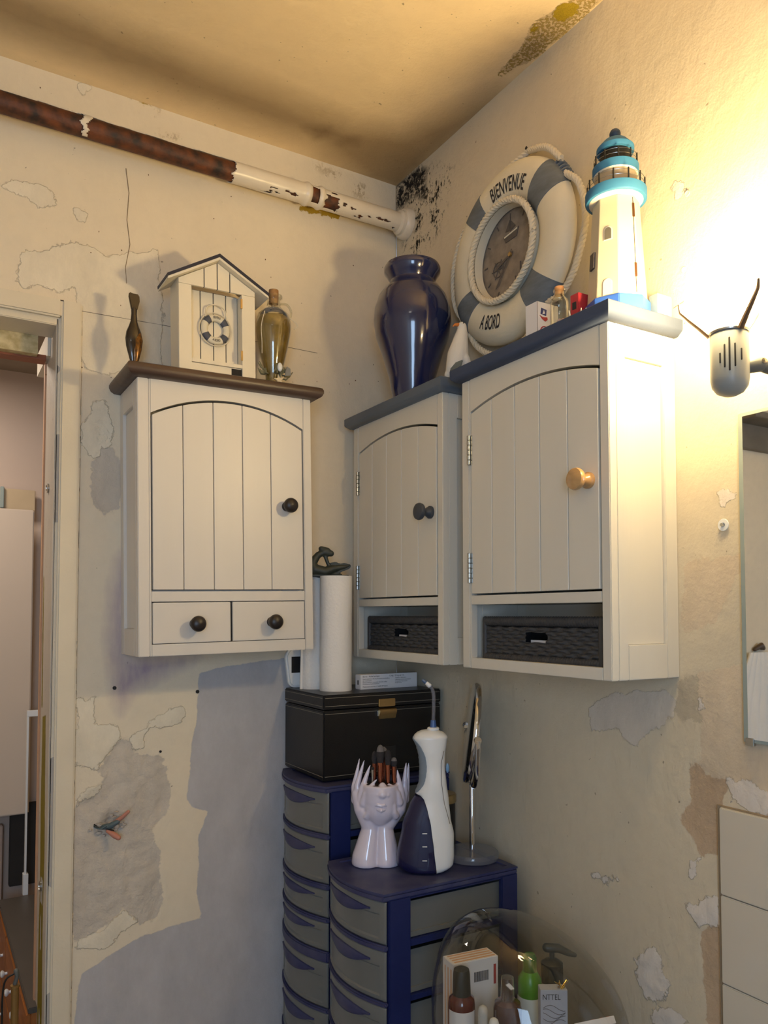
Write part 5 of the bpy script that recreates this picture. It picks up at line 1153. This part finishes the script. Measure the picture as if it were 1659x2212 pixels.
# pharmacy bottle with dark cap and white label
b, top, k_ = bottle_t('capped_bottle', 'red-brown bottle with tall black cap and white sea-turtle label, front left in the dome', 997, 2092, 1.40)
top += .001
MB().lathe([(.0, 0), (.0225, .0), (.0240, .003), (.0240, top-.062), (.0225, top-.052), (.0165, top-.046), (.0160, top-.044)], seg=36).build('bottle_body', mat('red_brown_glass', col(92, 30, 26), .15, coat=.5), b)
MB().lathe([(.0160, top-.050), (.0165, top-.047), (.0150, top-.010), (.0135, top-.002), (.010, top), (0, top)], seg=32).build('cap', mat('grey_black_cap', col(40, 42, 40), .4), b)
lb = MB(); R_ = .0246
def lab(R_, a0, a1, z0, z1, mb_, n=18):
    o_ = [(R_*math.cos(a0+(a1-a0)*i/n), R_*math.sin(a0+(a1-a0)*i/n)) for i in range(n+1)]; i_ = [(x*.985, y*.985) for x, y in reversed(o_)]
    return mb_.prism(o_+i_, z0, z1, 'z')
lab(R_, math.radians(-160), math.radians(-28), top-.150, top-.068, lb).build('label', M['card'], b)
def cyl(R_, ac): return lambda u, v, l: ((R_+l)*math.cos(ac+u/R_), (R_+l)*math.sin(ac+u/R_), v)
cf_ = cyl(R_, math.radians(-92))
def cprint(pts, r, name, m, par, cf__, closed=True): return MB().tube([cf__(u, v, .0003) for u, v in pts], r, 5, closed=closed).build(name, m, par)
cprint([(.0015+.0115*math.cos(a), top-.098+.0070*math.sin(a)) for a in [2*PI*i/18 for i in range(18)]], .0008, 'turtle_shell_print', M['ink'], b, cf_)
cprint([(.0015+.0070*math.cos(a), top-.098+.0040*math.sin(a)) for a in [2*PI*i/14 for i in range(14)]], .0006, 'turtle_shell_print', M['ink'], b, cf_)
cprint([(-.0150+.0030*math.cos(a), top-.105+.0030*math.sin(a)) for a in [2*PI*i/12 for i in range(12)]], .0008, 'turtle_head_print', M['ink'], b, cf_)
cprint([(.004, top-.105), (.001, top-.116), (-.003, top-.119)], .0010, 'turtle_flipper_print', M['ink'], b, cf_, False)
cprint([(.011, top-.101), (.015, top-.108), (.014, top-.113)], .0010, 'turtle_flipper_print', M['ink'], b, cf_, False)
# brown dropper bottle
b, top, k_ = bottle_t('dropper_bottle', 'brown bottle with clear-sheathed brown cap, centre of the dome', 1096, 2112, 1.37)
br = mat('brown_glass', col(78, 40, 24), .15, coat=.5)
MB().lathe([(0, 0), (.0235, 0), (.025, .003), (.025, top-.052), (.0225, top-.042), (.010, top-.037), (.009, top-.030)], seg=32).build('bottle_body', br, b)
MB().lathe([(.0095, top-.036), (.0100, top-.034), (.0092, top-.004), (.007, top), (0, top)], seg=24).build('cap', mat('dark_brown_cap', col(70, 40, 36), .3), b)
MB().lathe([(.0120, top-.050), (.0125, top-.046), (.0110, top+.001), (0, top+.002)], seg=24).build('clear_sheath', M['glass'], b)
# green-capped bottle
b, top, k_ = bottle_t('green_capped_bottle', 'white bottle with translucent green flip cap, middle of the dome', 1144, 2060, 1.42)
gm = mat('green_plastic_cap', col(70, 140, 24), .3, vary=.08)
MB().lathe([(0, 0), (.0215, 0), (.0225, .003), (.0225, top-.076), (.020, top-.068)], seg=32).build('bottle_body', mat('milky_white_bottle', col(206, 210, 204), .3), b)
MB().lathe([(.0205, top-.076), (.0215, top-.073), (.0210, top-.044), (.0150, top-.034), (.0130, top-.030), (0, top-.030)], seg=32).build('cap_skirt', gm, b)
MB().lathe([(.0130, top-.031), (.0125, top-.006), (.009, top), (0, top)], seg=28).build('nozzle', mat('dark_green_nozzle', col(36, 96, 26), .3), b)
# dark pump bottle
b, top, k_ = bottle_t('pump_bottle', 'bottle with dark grey pump head, back right inside the dome', 1192, 2040, 1.50)
pm = mat('dark_grey_pump', col(58, 60, 56), .35)
MB().lathe([(0, 0), (.0260, 0), (.0275, .003), (.0275, top-.082), (.022, top-.070)], seg=32).build('bottle_body', mat('grey_green_bottle', col(112, 116, 108), .3), b)
MB().lathe([(.0205, top-.074), (.0210, top-.072), (.0205, top-.034), (.0120, top-.028), (.005, top-.026), (.005, top-.014)], seg=32).build('collar', pm, b)
MB().capsule([(-.010, 0, top-.006), (.012, 0, top-.007), (.032, 0, top-.016), (.044, 0, top-.020)], [.0085, .0080, .0062, .0042], 14, flat=1.1).build('pump_head', pm, b)
# leaning label box
lbx = thing('printed_carton', 'pale grey-blue carton lettered NTTEL with a grey swirl, right of the green-capped bottle', 'box', tuple(spot(1168, 2200, 1.325).xy)+(ZF,), VA)
hL = spot(1200, 2140, 1.325).z-ZF
MB().box(0, .046, 0, .022, 0, hL).build('carton', mat('pale_grey_blue_card', col(186, 190, 204), .5), lbx, bevel=.0008)
text_obj('lettering', 'NTTEL', .013, M['ink'], lbx, lambda u, v, l: (.003+u, -l, hL-.016+v), .8)
for k in range(5): MB().tube([(.004+.038*t_/10, -.0004, hL-.030-.006*k+.005*math.sin(t_*.5+k)) for t_ in range(11)], .0004, 4).build('printed_line', dk, lbx)
# orange and white striped card, lower right
sc_ = thing('striped_tube_box', 'small white packet with orange and black stripes lying at the right of the dome', 'box', tuple(spot(1280, 2205, 1.36).xy)+(spot(1280, 2216, 1.36).z,), rot=(math.radians(-38), math.radians(-8), VA+math.radians(6)))
MB().box(-.036, .036, -.022, .022, -.006, .006).build('packet', M['card'], sc_, bevel=.0006)
for x in (-.004, .010, .022): MB().prism([(x, -.021), (x+.006, -.021), (x+.014, .012), (x+.008, .012)], .006, .0066, 'z').build('orange_stripe', mat('brick_orange_print', col(178, 92, 56), .5) if x < 0 else bpy.data.materials['brick_orange_print'], sc_)
for y in (.013, .0165): MB().box(-.030, .034, y, y+.002, .006, .0066).build('dark_stripe', M['ink'], sc_)
tb = MB().capsule([(0, 0, .01), (0, 0, spot(1280, 2232, 1.36).z-ZF-.012)], [.018, .018], 14).build('round_tin', M['plwhite']); tb.location = tuple(spot(1282, 2205, 1.37).xy)+(ZF+.008,)
tag(tb, 'white pot under the striped packet in the dome', 'pot')
for k, (px, py, dd, nm) in enumerate(((1043, 2172, 1.355, 'grey-white round-topped stopper beside the sea-turtle bottle'), (1067, 2199, 1.325, 'white round-topped stopper, nearest in the dome'))):
    b, top, k_ = bottle_t('small_vial', nm, px, py, dd, 'vial')
    MB().lathe([(0, 0), (.0125, 0), (.0135, .003), (.0135, top-.042), (.009, top-.034)], seg=24).build('vial_body', M['card'], b)
    MB().lathe([(.0088, top-.036), (.0088, top-.010), (.0070, top-.003), (.003, top), (0, top)], seg=24).build('stopper', mat('grey_white_stopper', col(196, 196, 194), .35) if k == 0 else M['plwhite'], b)
jf = MB()
for q in range(10): jf.capsule([(.004*math.cos(q), .004*math.sin(q*2), .0), (.014*math.cos(q*2.3), .006*math.sin(q), .008+.004*math.sin(q*3))], [.0012, .0007], 6)
p_ = spot(1214, 2145, 1.335)
gw = thing('gold_earring', 'small glittering gold earring hanging over the carton in the dome', 'earring', (p_.x, p_.y, hL+ZF+.0005))
jf.build('gold_twist', mat('gold_metal', col(224, 190, 110), .2, 1.), gw)
p2 = spot(1222, 2148, 1.34)

# ------------------------------------------------------------------ exposed wires in the back wall
ew = thing('exposed_wires', 'exposed capped electric wires poking out of the broken plaster by the doorway', 'wires', (-.803, -.004, .850))
tn = mat('salmon_wire_cap', col(196, 132, 112), .5); gn = mat('grey_green_tape', col(84, 100, 104), .5)
MB().capsule([(.004, -.012, .006), (.020, -.030, .022), (.030, -.038, .034)], [.0052, .0048, .0040], 10).build('wire_cap', tn, ew)
MB().capsule([(-.010, -.010, -.012), (.004, -.022, -.022), (.010, -.030, -.026)], [.0050, .0070, .0060], 10).build('wire_cap', tn, ew)
MB().capsule([(-.020, .000, -.004), (-.006, -.014, .000), (.010, -.022, .010)], [.0060, .0070, .0055], 10).build('taped_joint', gn, ew)
for k in range(4): MB().tube(smooth_path([(-.040, .010, .004-.002*k), (-.028, -.006-.002*k, -.004), (-.012, -.014, -.006+.003*k), (.002, -.016, -.012+.006*k)]), .0019, 6).build('wire', gn if k % 2 else M['black'], ew)
pt = MB()
for k in range(22):
    a = random.uniform(0, 2*PI); r = random.uniform(.018, .045); pt.ball((r*math.cos(a)-.004, .001, r*.7*math.sin(a)), random.uniform(.003, .008), .0035, random.uniform(.002, .006), 7, 5)
pt.build('plaster_crumb', mat('loose_plaster', col(186, 176, 166), .9, bump=.001), ew)

# ------------------------------------------------------------------ hall beyond the doorway
HB = .955
ch = thing('chest_of_drawers', 'low brown wooden chest with white knobs, seen through the doorway', 'chest', (-.955, .135, 0))
bw_ = mat('orange_brown_wood', col(176, 108, 50), .5, vary=.35, vscale=12, stretch=(1, .4, 3))
MB().box(0, .42, 0, .82, .02, .388).build('carcass', bw_, ch, bevel=.002)
MB().box(-.008, .43, -.006, .83, .388, .402).build('top', mat('dark_grey_top', col(86, 80, 74), .45), ch, bevel=.002)
for r in range(2):
    for c_ in range(3):
        d = MB().box(-.010, 0, .010+.272*c_, .272+.272*c_, .03+.178*r, .202+.178*r).build('drawer', bw_, ch, bevel=.002)
        for q in (.07, .20): MB().lathe([(.004, 0), (.004, .006), (.009, .010), (.0105, .014), (.007, .018), (0, .019)], (-.010, .010+.272*c_+q, .12+.178*r), (-1, 0, 0), 16).build('knob', M['plwhite'], d)
pb = thing('wall_board', 'large pinkish white board leaning on the hall wall beyond the doorway', 'board', (-1.42, 1.03, .66))
MB().box(0, .552, 0, .02, 0, 1.06).build('board', mat('pinkish_white_board', col(206, 190, 172), .6, vary=.03, vscale=3), pb, bevel=.004)
rl = thing('glass_shelf_rail', 'beige rail with a clear glass clip above the pinkish board in the hall', 'rail', (-1.42, 1.08, 1.722))
MB().box(0, .56, 0, .02, 0, .075).build('rail', mat('beige_rail', col(196, 174, 140), .6), rl, bevel=.002)
MB().box(.445, .458, -.012, 0, .004, .080).build('glass_clip', M['glassedge'], rl, bevel=.002)
fr_ = thing('white_frame', 'narrow white frame edge standing by the door edge in the hall', 'frame', (-.885, .97, .402))
MB().box(0, .006, 0, .02, 0, .60).box(0, .06, 0, .02, .60, .62).box(-.004, .012, -.004, .024, 0, .07).build('frame', M['plwhite'], fr_, bevel=.001)
dkb = MB().box(0, .30, 0, .03, 0, .28).build('dark_gap_panel', mat('near_black_gap', col(34, 30, 26), .7), bevel=.002); dkb.location = (-.922, 1.075, .404)  # near-black sheet, its colour stands for the shade in an open gap
tag(dkb, 'near-black panel standing in for the shaded gap behind the chest, under the pinkish board', 'panel')
fp = MB().box(0, .475, 0, .03, 0, .62).build('lower_board', mat('dull_mauve_board', col(178, 158, 146), .6), bevel=.003); fp.location = (-1.42, 1.075, .0)
tag(fp, 'dull mauve lower board on the hall wall, left of the dark panel', 'board')
pl = thing('broom_pole', 'thin brass-coloured pole with dark fitting, standing in the hall left of the door jamb', 'pole', (-1.000, .060, 0))
MB().lathe([(.0085, 0), (.0085, .490), (.0105, .491), (.0105, .495), (0, .496)], seg=18).build('tube', mat('brass_tube', col(170, 136, 84), .35, .7), pl)
MB().capsule([(0, 0, .498), (.004, 0, .514), (.002, 0, .526)], [.005, .0045, .006], 10).build('fitting', bk, pl)
MB().tube(smooth_path([(0, 0, .522), (-.02, 0, .510), (-.026, 0, .470), (-.026, 0, .40)]), .0022, 6).build('cord', M['black'], pl)

# what the wall mirror looks at: towel and shelf left of the doorway
tw = MB(); rows = []
for i in range(31):
    z = -.42*i/30; row = []
    for k in range(41):
        u = k/40-.5; wd = .10+.14*min(1, i/14); row.append((u*wd*2*.8, -.012-.014*abs(math.sin(k*.55+.4*math.sin(i*.2)))*(.3+.7*i/30), z))
    rows.append(row+[(x, y+.006, z_) for x, y, z_ in reversed(row)])
tw.rings(rows); two = tw.build('hanging_towel', M['paper']); two.location = (-1.74, -.014, 1.20)
tag(two, 'white towel hanging on the wall, seen only in the wall mirror', 'towel')
hk = thing('towel_hook', 'brown hook holding the white towel, seen only in the wall mirror', 'hook', (-1.74, 0, 1.215))
MB().capsule([(-.03, -.008, .0), (.0, -.020, .012), (.03, -.010, -.004)], [.009, .012, .008], 12).build('hook_body', mat('brown_hook', col(90, 70, 50), .5), hk)
ws = thing('wall_shelf', 'grey wooden shelf high on the wall left of the doorway, seen in the wall mirror', 'shelf', (-2.05, -.12, 2.02))
gw_ = mat('grey_wood_shelf', col(128, 120, 108), .6, vary=.3)
MB().box(0, .47, 0, .118, .10, .125).build('board', gw_, ws, bevel=.002); MB().box(0, .47, .09, .118, 0, .10).build('rail', gw_, ws, bevel=.002)
